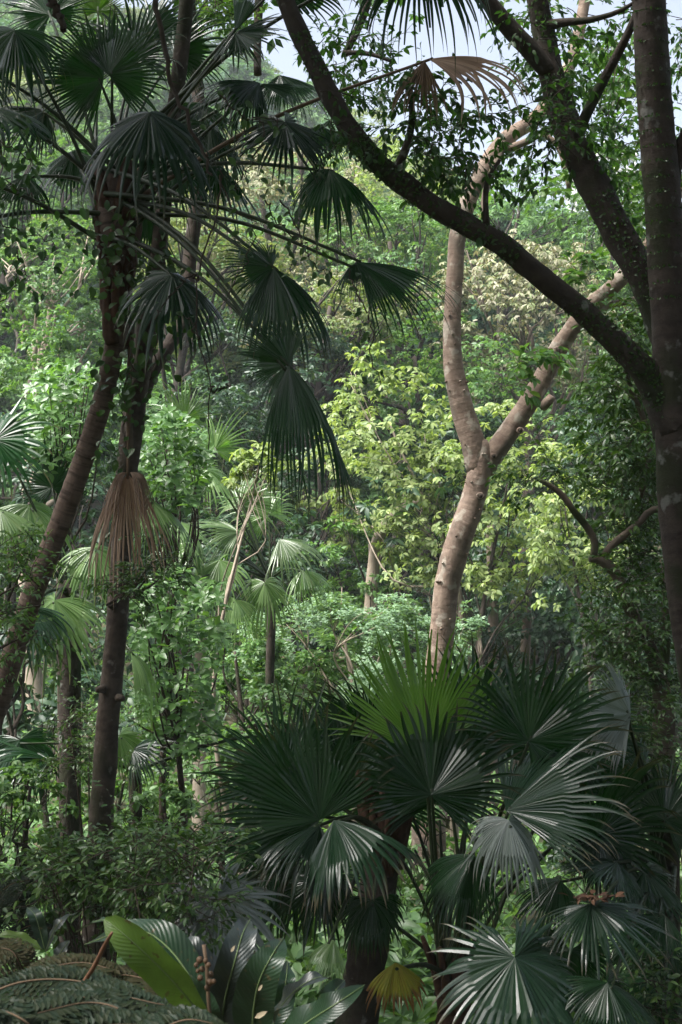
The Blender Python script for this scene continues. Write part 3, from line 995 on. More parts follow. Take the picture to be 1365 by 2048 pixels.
mid_tree('bush', 'leafy bright bush low in the gap left of the big fans', 420, 1560, 15, 330, 280, 'cover', L=.085, W=.042, dens=1.3, group='bushes on the valley floor')
mid_tree('bush', 'green bush right of the dark palm trunk at lower left', 250, 1580, 13.4, 260, 240, 'mid', L=.075, W=.038, dens=1.0, group='bushes on the valley floor')
mid_tree('bush', 'dense green bush between the oval leaved shrub and the blue-green tree', 560, 1490, 16, 330, 240, 'cover', L=.085, W=.04, dens=1.2, group='bushes on the valley floor')
mid_tree('bush', 'shady green bush below the sunlit palm', 470, 1330, 17, 240, 220, 'mid', L=.085, W=.04, dens=1.1, group='bushes on the valley floor')
mid_tree('bush', 'shady green bush at the left edge behind the leaning palm', 20, 1180, 15, 220, 330, 'deep', L=.09, W=.04, dens=1.1, group='bushes on the valley floor')
mid_tree('bush', 'low green bush hiding the ground right of the straight left trunk', 330, 1650, 11.6, 230, 190, 'cover', L=.07, W=.035, dens=1.0, group='bushes on the valley floor')
mid_tree('bush', 'low green bush at the left edge beneath the drooping palm', 60, 1600, 11.4, 230, 200, 'mid', L=.07, W=.035, dens=1.0, group='bushes on the valley floor')
mid_tree('bush', 'bright bush seen between the palm stalks', 870, 1750, 12.6, 400, 270, 'cover', L=.08, W=.04, dens=1.1, group='bushes on the valley floor')
mid_tree('bush', 'dark green bush behind the right hand palm fans', 1180, 1600, 15, 330, 330, 'deep', L=.1, W=.045, dens=.9, group='bushes on the valley floor')
mid_tree('bush', 'light green bush at the left edge above the ferns', 40, 1700, 13, 260, 240, 'mid', L=.07, W=.04, dens=.8, group='bushes on the valley floor')


for px, py, d, w, h, lab in [(1010, 1330, 25.5, 230, 230, 'right of the forked trunk'), (1120, 1310, 24.5, 200, 230, 'under the vine curtain'), (1070, 1230, 28, 260, 200, 'above the mossy leaning trunk'), (1250, 1280, 30, 240, 330, 'behind the twisted tree'),
                             (650, 1180, 30, 260, 260, 'left of the slanting pale trunk'), (840, 1260, 31, 300, 280, 'behind the blue-green tree'), (330, 1150, 22, 300, 330, 'behind the withered frond'),
                             (120, 1000, 22, 380, 380, 'behind the leaning palm trunk'), (90, 1350, 18, 330, 330, 'behind the drooping palm at left'), (480, 1130, 24, 320, 300, 'behind the sunlit palm'),
                             (1230, 900, 30, 260, 300, 'behind the fine foliage at right'), (930, 880, 33, 260, 260, 'seen through the fork')]:
    mid_tree('dark_bush', 'dark shaded bush ' + lab, px, py, d, w, h, 'deep', L=.15, W=.07, dens=1.0, group='dark bushes in the shade', tr=.05)  # dark leaf tone stands in for the shaded gaps between trees


def shade_trunk(label, pts, mat):
    b = base_of(pts[0][0], pts[0][1], pts[0][2])
    t = root('tree_trunk', label, 'tree', b, 'trunks in the shade beyond the forked tree')
    trunk(t, pts, mat, 12, .06, .12)
    lv = Leaves()
    p = P(*pts[-1][:3])
    rosettes(lv, p + in_ball(60) * np.array([1.4, 1.2, .8]), 8, .2, .08, .6)
    put_leaves(t, lv, M['deep'], 0, 1, 'crown')


shade_trunk('straight brown trunk in the shade right of the forked tree', [(986, 1480, 27, 24), (987, 1300, 27, 22), (985, 1160, 27, 20), (980, 1050, 27, 18)], 'bark_mid')
shade_trunk('mossy leaning trunk in the shade behind the palm fans', [(1035, 1480, 26, 26), (1045, 1380, 26, 24), (1053, 1270, 26, 20), (1056, 1180, 26, 16)], 'bark_mid')
shade_trunk('dark reddish trunk in the shade beside the vine curtain', [(1130, 1480, 25, 22), (1138, 1360, 25, 21), (1152, 1260, 25, 19), (1165, 1180, 25, 16)], 'bark_dark')
shade_trunk('slanting pale brown trunk below the lime green crown', [(740, 1240, 25.5, 26), (750, 1110, 25.5, 24), (765, 1060, 25, 22), (800, 1020, 25, 18), (850, 1000, 24.5, 12)], 'bark_pale')
shade_trunk('short thick brown trunk behind the oval leaved shrub', [(400, 1330, 22, 24), (400, 1240, 22, 22), (402, 1190, 22, 20)], 'bark_pale')


# leafy creeper hanging like a curtain in the shade
def vine_curtain():
    c = P(1180, 1300, 24)
    t = root('vine_curtain', 'curtain of large drooping creeper leaves in the shade at right', 'creeper', base_of(1180, 1420, 24))
    lv = Leaves()
    for px in np.linspace(1150, 1215, 9):
        q = P(px, rng.uniform(1150, 1200), 24 + rng.normal(0, .2))
        e = P(px + rng.normal(0, 8), rng.uniform(1380, 1430), 24)
        m = 26
        s = np.linspace(0, 1, m)[:, None]
        pts = q * (1 - s) + e * s + rng.normal(0, .06, (m, 3))
        D = np.stack([rng.normal(0, .6, m), -np.abs(rng.normal(.4, .3, m)), -np.ones(m)], 1)
        lv.add(pts, D, np.array([0, -1, .6]) + rng.normal(0, .3, (m, 3)), rng.uniform(.16, .28, m), rng.uniform(.07, .11, m), .3)
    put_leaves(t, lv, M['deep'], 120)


vine_curtain()


# pale crooked limb lying low at the edge of the blue-green tree
t = root('crooked_tree', 'pale crooked leaning stem low beside the blue-green tree', 'tree', base_of(505, 1500, 18.5))
trunk(t, [(500, 1500, 18.5, 18), (520, 1420, 18.5, 17), (560, 1385, 18.5, 17), (600, 1345, 18.5, 16), (650, 1322, 18.7, 13), (740, 1318, 19, 9)], 'bark_pale', 10, .08)
trunk(t, [(508, 1500, 18.8, 15), (506, 1420, 18.8, 15), (505, 1370, 18.8, 15), (498, 1300, 18.8, 12)], 'bark_mid', 10, .08, name='stem')
lv = Leaves()
for q in [(600, 1330), (660, 1310), (740, 1305), (500, 1290), (480, 1330)]:
    rosettes(lv, P(*q, 18.6) + in_ball(26) * .45, 8, .11, .045, .4)
put_leaves(t, lv, M['mid'])


# ================================================================== oval-leaved bright shrubs, left
def oval_shrub(label, poly, d0, d1, n, leaf, mat, n_single, base, group, k=6):
    t = root('oval_leaved_shrub', label, 'shrub', base, group)
    lv = Leaves()
    pts = inside(poly, n)
    dd = rng.uniform(d0, d1, n)
    C = np.array([P(x, y, d) for (x, y), d in zip(pts, dd)])
    rosettes(lv, C, k, leaf, leaf * .52, .25, axis=UP * .9 + np.array([0, -.45, 0]) + rng.normal(0, .35, (n, 3)), cone=.75, curl=.2)
    put_leaves(t, lv, M[mat], n_single)
    g = Geo()
    ends = C[rng.choice(n, min(n, 26), replace=False)]
    b = np.array(base)
    hub = b * .25 + C.mean(0) * .75
    hub[2] = min(hub[2], C[:, 2].min() + .25)
    st = catmull(np.array([b - UP * .1, (b + hub) / 2 + rng.normal(0, .08, 3), hub]), 16)
    add_tube(g, st, np.linspace(.04, .025, 16), 7, .06)
    for e in ends:
        m = hub * .5 + e * .5 + rng.normal(0, .1, 3) - UP * .08
        add_tube(g, catmull(np.array([hub, m, e]), 8), np.linspace(.014, .003, 8), 4)
    obj('stems', g.mesh('stems', b), M['twig'], t, 'stuff')
    return t


oval_shrub('bright green shrub of rounded leaves at the left behind the leaning palm trunk', [(60, 760), (110, 725), (190, 735), (215, 800), (200, 900), (120, 960), (30, 900), (40, 820)], 12.2, 13.8, 330, .09, 'bright', 200, base_of(120, 1400, 13.4), 'rounded-leaf shrubs')
oval_shrub('bright green shrub of rounded leaves right of the straight left trunk', [(290, 850), (340, 820), (400, 850), (430, 930), (400, 1010), (330, 1040), (285, 980)], 12.2, 13.8, 260, .09, 'bright', 180, base_of(350, 1400, 13.6), 'rounded-leaf shrubs')
oval_shrub('glossy green shrub below the withered frond', [(270, 1180), (350, 1130), (440, 1170), (460, 1260), (430, 1360), (440, 1460), (380, 1520), (290, 1480), (270, 1330)], 11.5, 13.3, 430, .09, 'bright', 220, base_of(360, 1640, 12.4), 'rounded-leaf shrubs')

# ================================================================== the forked pinkish tree
t = root('forked_tree', 'big pinkish brown tree forking into two limbs in the middle distance', 'tree', base_of(845, 1560, 14))
trunk(t, [(858, 1600, 14, 68.1), (862, 1480, 14, 60.7), (868, 1400, 14, 55.2), (878, 1330, 14, 52.4), (886, 1250, 14, 50.6), (893, 1180, 14, 49.7), (915, 1090, 14, 53.4), (944, 1010, 14, 49.7), (958, 950, 14, 50.6), (962, 905, 14, 46.0), (960, 880, 14, 27.6)], 'bark_pink', 20, .05, .06)
trunk(t, [(957, 940, 14, 46.0), (946, 885, 14, 49.7), (925, 815, 14, 46.0), (909, 745, 14, 40.5), (905, 690, 14, 36.8), (906, 620, 14, 35.0), (911, 540, 14, 34.0), (917, 470, 14, 34.0), (938, 400, 14, 34.0), (970, 335, 14.1, 33.1), (1010, 280, 14.2, 31.3), (1080, 228, 14.4, 29.4), (1140, 130, 14.6, 25.8), (1170, 0, 14.8, 22.1), (1190, -160, 15, 16.6)], 'bark_pink', 18, .05, .06, 'limb')
trunk(t, [(966, 945, 14.02, 42.3), (990, 905, 14.02, 44.2), (1022, 858, 14.02, 42.3), (1060, 800, 14.0, 39.6), (1092, 745, 14, 38.6), (1125, 685, 13.9, 36.8), (1180, 615, 13.8, 34.0), (1240, 560, 13.7, 32.2), (1300, 490, 13.6, 29.4), (1360, 380, 13.6, 24), (1430, 250, 13.6, 17), (1500, 60, 13.7, 10), (1540, -100, 13.8, 5)], 'bark_pink', 18, .05, .06, 'limb')
trunk(t, [(1190, 628, 13.8, 14), (1225, 610, 13.8, 15), (1272, 598, 13.8, 12), (1330, 575, 13.9, 9), (1420, 520, 14, 4)], 'bark_pink', 10, .05, .06, 'branch')
trunk(t, [(1086, 812, 13.98, 22), (1098, 802, 13.9, 19), (1105, 792, 13.88, 15)], 'bark_pink', 10, .06, .03, 'branch_stub')
trunk(t, [(1010, 285, 14.2, 18), (985, 345, 14.0, 15), (968, 400, 13.8, 12), (972, 440, 13.7, 10)], 'bark_mid', 8, .05, .06, 'branch')
trunk(t, [(975, 335, 14.1, 14), (925, 335, 14, 12), (890, 350, 14, 9), (850, 345, 14.1, 6)], 'bark_pink', 8, .05, .06, 'branch')
trunk(t, [(1010, 300, 14.2, 18), (1050, 285, 14.1, 15), (1085, 270, 14.1, 13), (1120, 300, 14.1, 11), (1140, 380, 14.1, 10)], 'bark_pink', 8, .05, .06, 'branch')
# knots where branches came off
for (px, py, d, r) in [(1117, 700, 13.80, 9), (1041, 861, 13.90, 8), (961, 992, 13.865, 9), (988, 912, 13.9, 7)]:
    g = Geo()
    c = P(px, py, d)
    th = np.linspace(0, 2 * np.pi, 15)
    rr = r * d / FPX
    nn = -C_F
    ring = np.array([c + rr * .72 * (math.cos(a) * C_R + .85 * math.sin(a) * C_U) for a in th])
    add_tube(g, ring, rr * .26, 7, .1, cap=False)
    kn = obj('knot', g.mesh('knot', t.location), M['bark_pink'], t)
    gg = Geo()
    add_tube(gg, np.array([c + nn * .0 - nn * .03, c + nn * .012]), np.array([rr * .72, rr * .5]), 10)
    obj('knot_heart', gg.mesh('knot_heart', t.location), M['twig'], kn)
# small thorny warts up the trunk
tp, tr_ = limb_pts([(876, 1330, 14, 62), (886, 1250, 14, 59), (893, 1180, 14, 57), (915, 1090, 14, 62), (944, 1010, 14, 58), (958, 950, 14, 58), (946, 885, 14, 54), (925, 815, 14, 50), (909, 745, 14, 44), (905, 690, 14, 40), (906, 620, 14, 38), (911, 540, 14, 37)])
g = Geo()
for _ in range(40):
    k = rng.integers(1, len(tp) - 1)
    a = rng.uniform(-2.9, -.2)
    nrm = math.cos(a) * C_R + math.sin(a) * C_F
    q = tp[k] + nrm * tr_[k] * .97
    add_tube(g, np.array([q, q + nrm * .018 + UP * .006]), np.array([.016, .003]) * rng.uniform(.5, 1.1), 6)
obj('bark_warts', g.mesh('bark_warts', t.location), M['bark_pink'], t, 'stuff')
lv = Leaves(); tg = Geo()
for (x, y, d, dx, dy) in [(1010, 760, 13.6, 1, .1), (1035, 735, 13.5, .6, .4), (1060, 725, 13.6, .9, .2), (1180, 560, 13.4, -.6, .5), (1200, 530, 13.5, -.5, .3)]:
    for q in range(3):
        spray(lv, tg, P(x, y, d) + rng.normal(0, .05, 3), dx * C_R + dy * C_U - .3 * C_F + rng.normal(0, .3, 3), .3, .13, .06, 2, 4)
obj('twigs', tg.mesh('twigs', t.location), M['twig'], t, 'stuff')
put_leaves(t, lv, M['mid'], 60)
lv = Leaves(); tg = Geo()
for poly, n in (([(1170, 290), (1320, 270), (1330, 480), (1250, 470)], 30), ([(1060, 330), (1130, 330), (1120, 400), (1060, 390)], 8), ([(1180, 60), (1290, 60), (1290, 250), (1180, 250)], 20)):
    for (x, y) in inside(poly, n):
        spray(lv, tg, P(x, y, rng.uniform(13.4, 15)), np.array([rng.normal(0, .8), rng.normal(0, .5), rng.normal(.1, .3)]), rng.uniform(.3, .6), .12, .055, 3, 5, droop=.35)
obj('twigs', tg.mesh('twigs', t.location), M['twig'], t, 'stuff')
put_leaves(t, lv, M['mid'], 120)
# its own crown, above the picture
lv = Leaves()
for c in clumps(P(1120, -420, 15), (3.4, 3.2, 1.8), 46, .4):
    rosettes(lv, c + in_ball(22) * .75, 7, .15, .07, .5)
put_leaves(t, lv, M['mid'], 0, 0, 'crown')


# ================================================================== dark multi-stemmed tree at the right
RT = root('dark_multistem_tree', 'dark lichen-spotted tree at the right with two long leaning limbs', 'tree', base_of(1475, 1900, 9))
trunk(RT, [(1500, 2150, 9, 104), (1455, 1700, 9, 92), (1408, 1400, 9, 84), (1378, 1200, 9, 82), (1357, 1000, 9, 80), (1348, 800, 9, 78), (1338, 600, 9, 77), (1325, 400, 9, 74), (1310, 200, 9, 70), (1298, 0, 9, 68), (1280, -300, 9.1, 60), (1270, -700, 9.2, 44)], 'bark_right', 20, .05, .06)
DIAG = [(1352, 862, 9.03, 96), (1326, 795, 9.03, 76), (1290, 742, 9.0, 56), (1235, 685, 8.95, 47.5), (1170, 625, 8.9, 44.9), (1090, 560, 8.8, 44.0), (1010, 495, 8.7, 44.0), (940, 452, 8.65, 44.0), (880, 420, 8.6, 43.1), (810, 370, 8.55, 43.1), (740, 310, 8.5, 42.2), (690, 245, 8.5, 40.5), (645, 160, 8.5, 38.7), (600, 70, 8.5, 37.0), (565, -20, 8.5, 35.2), (520, -200, 8.5, 29.9)]
dp, dr = trunk(RT, DIAG, 'bark_dark', 18, .1, .04, 'limb')
LEAN = [(1335, 700, 9.15, 50), (1305, 610, 9.2, 56), (1270, 530, 9.25, 60), (1225, 440, 9.3, 62), (1180, 355, 9.35, 60), (1140, 270, 9.4, 58), (1112, 190, 9.45, 54), (1092, 90, 9.5, 46), (1075, 0, 9.5, 44), (1050, -150, 9.5, 36)]
lp, lr = trunk(RT, LEAN, 'bark_dark', 18, .1, .04, 'limb')
trunk(RT, [(1105, 150, 9.45, 36), (1060, 100, 9.4, 38), (1010, 45, 9.35, 36), (955, -30, 9.3, 28), (890, -150, 9.2, 16), (840, -320, 9.1, 6)], 'bark_dark', 12, .06, .06, 'branch')
trunk(RT, [(1155, 285, 9.4, 22), (1168, 240, 9.35, 22), (1205, 165, 9.3, 20), (1250, 80, 9.2, 17), (1300, -40, 9.1, 12), (1350, -200, 9.0, 5)], 'bark_dark', 10, .06, .06, 'branch')
trunk(RT, [(1085, 55, 9.5, 26), (1125, 45, 9.4, 18), (1180, 40, 9.3, 13), (1245, 20, 9.2, 9), (1300, -20, 9.1, 4)], 'bark_dark', 10, .06, .06, 'branch')
trunk(RT, [(790, 345, 8.55, 20), (815, 290, 8.5, 17), (825, 230, 8.5, 13), (815, 150, 8.6, 10)], 'bark_dark', 9, .06, .06, 'branch')
trunk(RT, [(975, 470, 8.68, 16), (972, 420, 8.6, 12), (975, 360, 8.6, 10), (1000, 320, 8.6, 7)], 'bark_dark', 9, .06, .06, 'branch')
trunk(RT, [(690, 110, 10.5, 14), (715, 60, 10.5, 16), (735, 10, 10.5, 15), (745, -60, 10.5, 14)], 'bark_dark', 9, .06, .06, 'branch')
trunk(RT, [(688, 105, 10.5, 12), (740, 108, 10.4, 9), (790, 125, 10.3, 7)], 'bark_dark', 8, .06, .06, 'branch')
trunk(RT, [(1340, 560, 9.0, 8), (1355, 330, 9.0, 22), (1375, 260, 9.0, 22), (1420, 180, 9, 16), (1480, 40, 9, 9), (1520, -100, 9, 4)], 'bark_dark', 9, .06, .06, 'branch')
# creeping button ferns on the limbs
lv = Leaves()
for pts, rad, n, lo in ((dp, dr, 2400, .02), (lp, lr, 1500, .1)):
    k = rng.integers(int(len(pts) * lo), len(pts) - 1, n)
    tan = unit(np.gradient(pts, axis=0))[k]
    a = np.where(rng.uniform(0, 1, n) < .55, rng.normal(1.4, .7, n), rng.uniform(0, 6.28, n))
    s = unit(np.cross(tan, -C_F)); u = np.cross(s, tan)
    nn = np.cos(a)[:, None] * s + np.sin(a)[:, None] * u
    patchy = (np.sin(k * .13) + np.sin(k * .31 + 1)) > -.5
    nn2 = unit(nn + rng.normal(0, .3, (n, 3)))
    B = pts[k] + nn * (rad[k] * .98)[:, None]
    D = unit(np.cross(nn2, rng.standard_normal((n, 3))) + nn * .5)
    lv.add(B[patchy], D[patchy], nn2[patchy], rng.uniform(.014, .034, patchy.sum()), rng.uniform(.011, .022, patchy.sum()), .2)
tt, trr = limb_pts([(1332, 600, 9, 78), (1322, 400, 9, 74), (1308, 200, 9, 70), (1296, 0, 9, 68)])
n = 600
k = rng.integers(0, len(tt), n); a = rng.uniform(-3.0, -.2, n)
nn = np.cos(a)[:, None] * C_R + np.sin(a)[:, None] * C_F
lv.add(tt[k] + nn * (trr[k] * 1.0)[:, None], rng.standard_normal((n, 3)) + nn, nn, .02, .014, .2)
put_leaves(RT, lv, M['vine'], 0, 0, 'creeping_fern')
# leafy twigs seen against the sky
lv = Leaves(); tg = Geo()
regs = [([(760, 150), (880, 130), (960, 230), (1000, 330), (930, 380), (830, 330), (770, 250)], 8.3, 9.4, 52, .85),
        ([(640, 60), (760, 40), (780, 160), (700, 230), (650, 150)], 9.6, 11, 36, .75),
        ([(960, 180), (1090, 200), (1100, 290), (1000, 330)], 8.4, 9.6, 9, .8),
        ([(1000, 0), (1280, 0), (1290, 110), (1180, 150), (1050, 130)], 9.2, 11, 48, .85),
        ([(1130, 150), (1280, 150), (1290, 270), (1170, 300)], 9.6, 11.5, 26, .8),
        ([(1180, 270), (1300, 270), (1310, 480), (1240, 460), (1200, 360)], 10.5, 12, 26, .85),
        ([(1330, 0), (1420, 0), (1420, 450), (1340, 450)], 9.2, 11, 48, .85),
        ([(1060, 200), (1130, 190), (1160, 300), (1100, 310)], 9.0, 9.3, 20, .8),
        ([(640, 180), (720, 250), (700, 300), (650, 260)], 8.2, 8.6, 10, .7)]
for poly, d0, d1, n, sc in regs:
    for (x, y) in inside(poly, n):
        d = rng.uniform(d0, d1)
        dirv = np.array([rng.normal(0, .8), rng.normal(0, .4), rng.normal(-.1, .4)])
        spray(lv, tg, P(x, y, d), dirv, rng.uniform(.25, .5) * sc, .082 * sc, .036 * sc, 3, 5, droop=.5)
obj('twigs', tg.mesh('twigs', RT.location), M['twig'], RT, 'stuff')
put_leaves(RT, lv, M['canopy'], 300)
# unseen crown added to this tree, spread overhead to shade the foreground
lv = Leaves()
for c, r, n in (((3.2, 4.4, 9.2), (4.6, 4.4, 1.5), 230), ((-1.5, 3.0, 9.8), (4.8, 4.8, 1.4), 230), ((1.5, -3.0, 9.6), (6.5, 4.5, 1.6), 150)):
    for q in clumps(c, r, n, .25):
        rosettes(lv, q + in_ball(26) * np.array([.95, .95, .5]), 7, .24, .12, .4)
put_leaves(RT, lv, M['canopy'], 0, 0, 'crown')


# straight trunk at the left with vines
LT = root('straight_trunk_tree', 'straight brown trunk at the left carrying climbing vines', 'tree', base_of(195, 1850, 9.4))
LTP = [(190, 2050, 9.4, 66), (196, 1850, 9.4, 56), (200, 1700, 9.4, 50), (208, 1560, 9.4, 48), (218, 1420, 9.4, 46), (232, 1280, 9.4, 44), (240, 1160, 9.4, 42), (250, 1000, 9.4, 42), (262, 880, 9.4, 44), (277, 760, 9.4, 45), (295, 640, 9.4, 42), (313, 530, 9.4, 36), (326, 420, 9.45, 32), (340, 280, 9.5, 30), (358, 150, 9.5, 30), (370, 40, 9.5, 30), (378, -80, 9.5, 28), (390, -400, 9.5, 22)]
ltp, ltr = trunk(LT, LTP, 'bark_left', 18, .06, .06)
trunk(LT, [(262, 900, 9.35, 16), (256, 800, 9.3, 12), (262, 700, 9.28, 10), (268, 640, 9.28, 8)], 'bark_mid', 8, .08, .05, 'vine_stem')
for (px, py) in [(210, 1378), (236, 1396), (222, 1210)]:
    g = Geo()
    c = P(px, py, 9.33)
    add_tube(g, np.array([c, c - C_F * .03 + (-.05 if px < 215 else .04) * C_R]), np.array([.03, .02]), 9, .1)
    obj('branch_scar', g.mesh('branch_scar', LT.location), M['twig'], LT)
lv = Leaves()
for q in clumps((-4.2, 5.4, 9.4), (3.2, 3.6, 1.6), 140, .25):  # unseen crown added overhead, thickened to keep the foreground dark
    rosettes(lv, q + in_ball(24) * np.array([.95, .95, .5]), 7, .22, .11, .4)
put_leaves(LT, lv, M['canopy'], 0, 0, 'crown')
# second pale trunk behind
t = root('slim_pale_tree', 'slim pale stem growing up behind the palm crown at left', 'tree', P(283, 800, 9.5))
trunk(t, [(283, 800, 9.5, 26), (310, 735, 9.6, 28), (345, 680, 9.8, 29), (368, 630, 10, 30), (382, 500, 10.2, 29), (396, 380, 10.3, 28), (402, 260, 10.4, 26), (390, 120, 10.5, 24), (375, -60, 10.5, 22)], 'bark_left', 12, .05)
trunk(t, [(520, -40, 11.6, 18), (515, 100, 11.6, 16), (516, 150, 11.6, 16)], 'bark_left', 9, .05, name='branch')
lv = Leaves()
for q in clumps(P(420, -300, 12), (2.4, 2.4, 1.0), 36, .3):
    rosettes(lv, q + in_ball(20) * .7, 7, .15, .07, .4)
put_leaves(t, lv, M['canopy'], 0, 0, 'crown')


# unseen woodland added around and behind the viewer (one mass, shades the foreground)
def side_wood():
    lv = Leaves()
    g = Geo()
    for (x, y, z, rx, ry, rz, n) in [(-7.5, 4, 4.5, 2.6, 5.0, 4.6, 130), (8.2, 5, 4.5, 2.6, 5.0, 4.6, 130), (0, -8, 5, 8, 2.5, 5, 170), (-6.2, 9.5, 3.5, 1.5, 2.2, 3.6, 45), (7.4, 12, 4.0, 1.8, 3.0, 4.0, 70)]:
        for q in clumps((x, y, z + float(ground(x, y))), (rx, ry, rz), n, .3):
            rosettes(lv, q + in_ball(20) * .9, 7, .26, .13, .4)
        for k in range(4):
            bx, by = x + rng.uniform(-.6, .6) * rx, y + rng.uniform(-.6, .6) * ry
            bz = float(ground(bx, by))
            add_tube(g, catmull(np.array([[bx, by, bz - .2], [bx + rng.normal(0, .3), by, bz + 4], [bx, by + rng.normal(0, .4), bz + 8]]), 12), np.linspace(.16, .06, 12), 8, .05)
    o = obj('woodland', leaf_mesh('woodland', lv.arrays(), (0, 0, 0), 0), M['canopy'], None, 'stuff')
    o['label'] = 'unseen shading woodland added beside and behind the viewpoint'
    obj('woodland_trunks', g.mesh('woodland_trunks'), M['bark_dark'], None, 'stuff')['label'] = 'dark trunks of the unseen shading woodland beside and behind the viewpoint'


side_wood()

# ================================================================== palm with the high crown, left
D1 = 9.0
p1 = palm_root('tall leaning fan palm at the left, its fronds spreading over the view', base_of(-60, 1560, 9.3))
trunk(p1, [(-75, 1640, 9.3, 53.3), (-30, 1480, 9.3, 49.9), (10, 1360, 9.3, 46.4), (62, 1200, 9.2, 44.7), (110, 1075, 9.15, 43.0), (160, 940, 9.1, 41.3), (200, 820, 9.05, 40.4), (228, 700, 9.0, 40.4), (240, 600, 9.0, 48.2), (238, 520, 9.0, 60), (230, 450, 9.0, 66), (224, 400, 9, 52), (222, 340, 9, 26)], 'bark_palm', 18, .03, .025, rings=.05, ring_len=.075)
C1 = P(224, 430, 9.0)
# fibrous old leaf bases round the crown shaft
for k in range(26):
    a = k * 2.4
    y = rng.uniform(370, 660)
    c = P(234 + 16 * math.cos(a), y, 9.0 + .06 * math.sin(a))
    g = Geo()
    out = math.cos(a) * C_R + math.sin(a) * C_F
    e = c + UP * rng.uniform(.12, .25) + out * rng.uniform(.05, .14)
    add_tube(g, catmull(np.array([c - UP * .12, c + out * .04, e]), 7), np.array([.045, .05, .045, .036, .03, .024, .01]), 7, .12)
    obj('leaf_base', g.mesh('leaf_base', p1.location), M['fibre'], p1)
F1 = [
    # hub px, py, d, angle, tilt, R px, spread, fold, g0, g1, normal, material
    (208, 158, 8.9, 172, -5, 150, 170, .15, .05, .45, (.3, -.3, 1), 'fan'),
    (218, 150, 8.8, 42, -5, 140, 200, .15, .05, .45, (-.3, -.3, 1), 'fan'),
    (300, 224, 8.2, -75, -38, 250, 310, .45, .35, 1.2, (0, 1, .35), 'fan_grey'),
    (471, 66, 8.6, 8, -15, 120, 300, .25, .12, .6, (-.2, .75, .7), 'fan'),
    (470, 66, 8.62, 70, -10, 150, 70, .05, .0, .2, (-.6, .2, .8), 'fan'),
    (520, 165, 8.6, 178, -22, 190, 190, .5, .35, 1.8, (0, 1, .45), 'fan'),
    (520, 168, 8.8, 5, 15, 150, 120, .3, .1, .7, (0, 1, .5), 'fan'),
    (570, 243, 8.3, -72, -30, 150, 330, .35, .12, .8, (0, 1, .42), 'fan_grey'),
    (660, 338, 8.2, -35, -25, 205, 330, .6, .55, 1.5, (0, 1, .3), 'fan'),
    (548, 535, 8.0, -38, -15, 225, 190, .7, .5, 1.2, (-.2, 1, .4), 'fan'),
    (545, 535, 8.02, 170, -10, 120, 200, .2, .15, .6, (.3, .5, 1), 'fan'),
    (712, 524, 8.2, 0, -8, 245, 140, .55, .34, 1.1, (.0, 1, .5), 'fan'),
    (712, 526, 8.22, -120, -10, 90, 160, .4, .4, 1.0, (.0, 1, .5), 'fan'),
    (578, 730, 7.8, -49, -15, 310, 125, .75, .7, .9, (.35, .75, .8), 'fan'),
    (576, 731, 7.82, -115, -15, 130, 120, .4, .6, .8, (-.3, .7, .8), 'fan'),
    (578, 728, 7.85, 135, 8, 120, 150, .1, .05, .25, (0, -.3, 1), 'fan'),
    (345, 548, 8.4, -60, -30, 210, 320, .5, .35, 1.3, (0, 1, .35), 'fan_grey'),
    (30, 60, 8.7, -95, -20, 190, 260, .4, .4, 1.8, (0, .8, .6), 'fan'),
    (-40, 210, 8.6, -15, -20, 190, 260, .35, .3, 1.6, (0, 1, .4), 'fan'),
    (100, 30, 9.6, 110, 10, 130, 280, .2, .1, .6, (0, .2, 1), 'fan'),
    (196, 22, 10.2, 85, 5, 75, 300, .05, .0, .15, (0, .1, 1), 'fan_new'),
    (300, 60, 9.8, 60, 20, 150, 220, .3, .2, .8, (-.3, .3, 1), 'fan'),
    (400, 205, 9.6, -20, 15, 150, 300, .4, .3, 1.1, (0, 1, .5), 'fan'),
    (440, 330, 9.6, -55, 10, 160, 300, .4, .3, 1.1, (0, 1, .5), 'fan'),
    (640, 250, 9.4, -30, 10, 120, 220, .4, .3, 1.1, (0, 1, .5), 'fan'),
    (-60, 120, 9.0, -40, -10, 170, 260, .3, .3, 1.4, (.3, .8, .6), 'fan'),
    (-140, 330, 8.6, -140, -10, 170, 260, .3, .3, 1.0, (0, 1, .4), 'fan'),
    (-150, 470, 8.8, -170, 0, 170, 260, .3, .3, 1.0, (0, 1, .4), 'fan'),
    (560, -30, 9.0, 60, -10, 170, 240, .3, .2, .8, (0, .6, .8), 'fan'),
    (150, 300, 9.4, -150, 0, 150, 280, .4, .35, 1.2, (0, .9, .6), 'fan'),
    (335, 320, 9.3, -30, 0, 160, 280, .5, .4, 1.3, (0, 1, .5), 'fan'),
    (270, 120, 9.5, 100, 10, 160, 260, .3, .2, .9, (0, .4, -1), 'fan'),
    (420, 250, 9.0, -60, -10, 150, 300, .5, .4, 1.3, (0, 1, .5), 'fan'),
    (90, 220, 9.2, 170, -5, 160, 260, .4, .35, 1.2, (0, .8, .6), 'fan'),
    (350, 110, 9.6, 60, 10, 150, 260, .4, .3, 1.0, (0, .6, .8), 'fan'),
    (50, 350, 9.0, -150, -10, 150, 240, .4, .35, 1.2, (0, 1, .5), 'fan'),
    (560, 150, 9.3, -20, 0, 150, 240, .4, .3, 1.2, (0, 1, .5), 'fan'),
    (300, 420, 9.4, -70, 5, 140, 260, .5, .5, 1.3, (0, 1, .5), 'fan'),
    (845, -120, 8.3, -78, -12, 270, 200, .3, .35, 1.3, (.0, .7, .7), 'fan'),
]
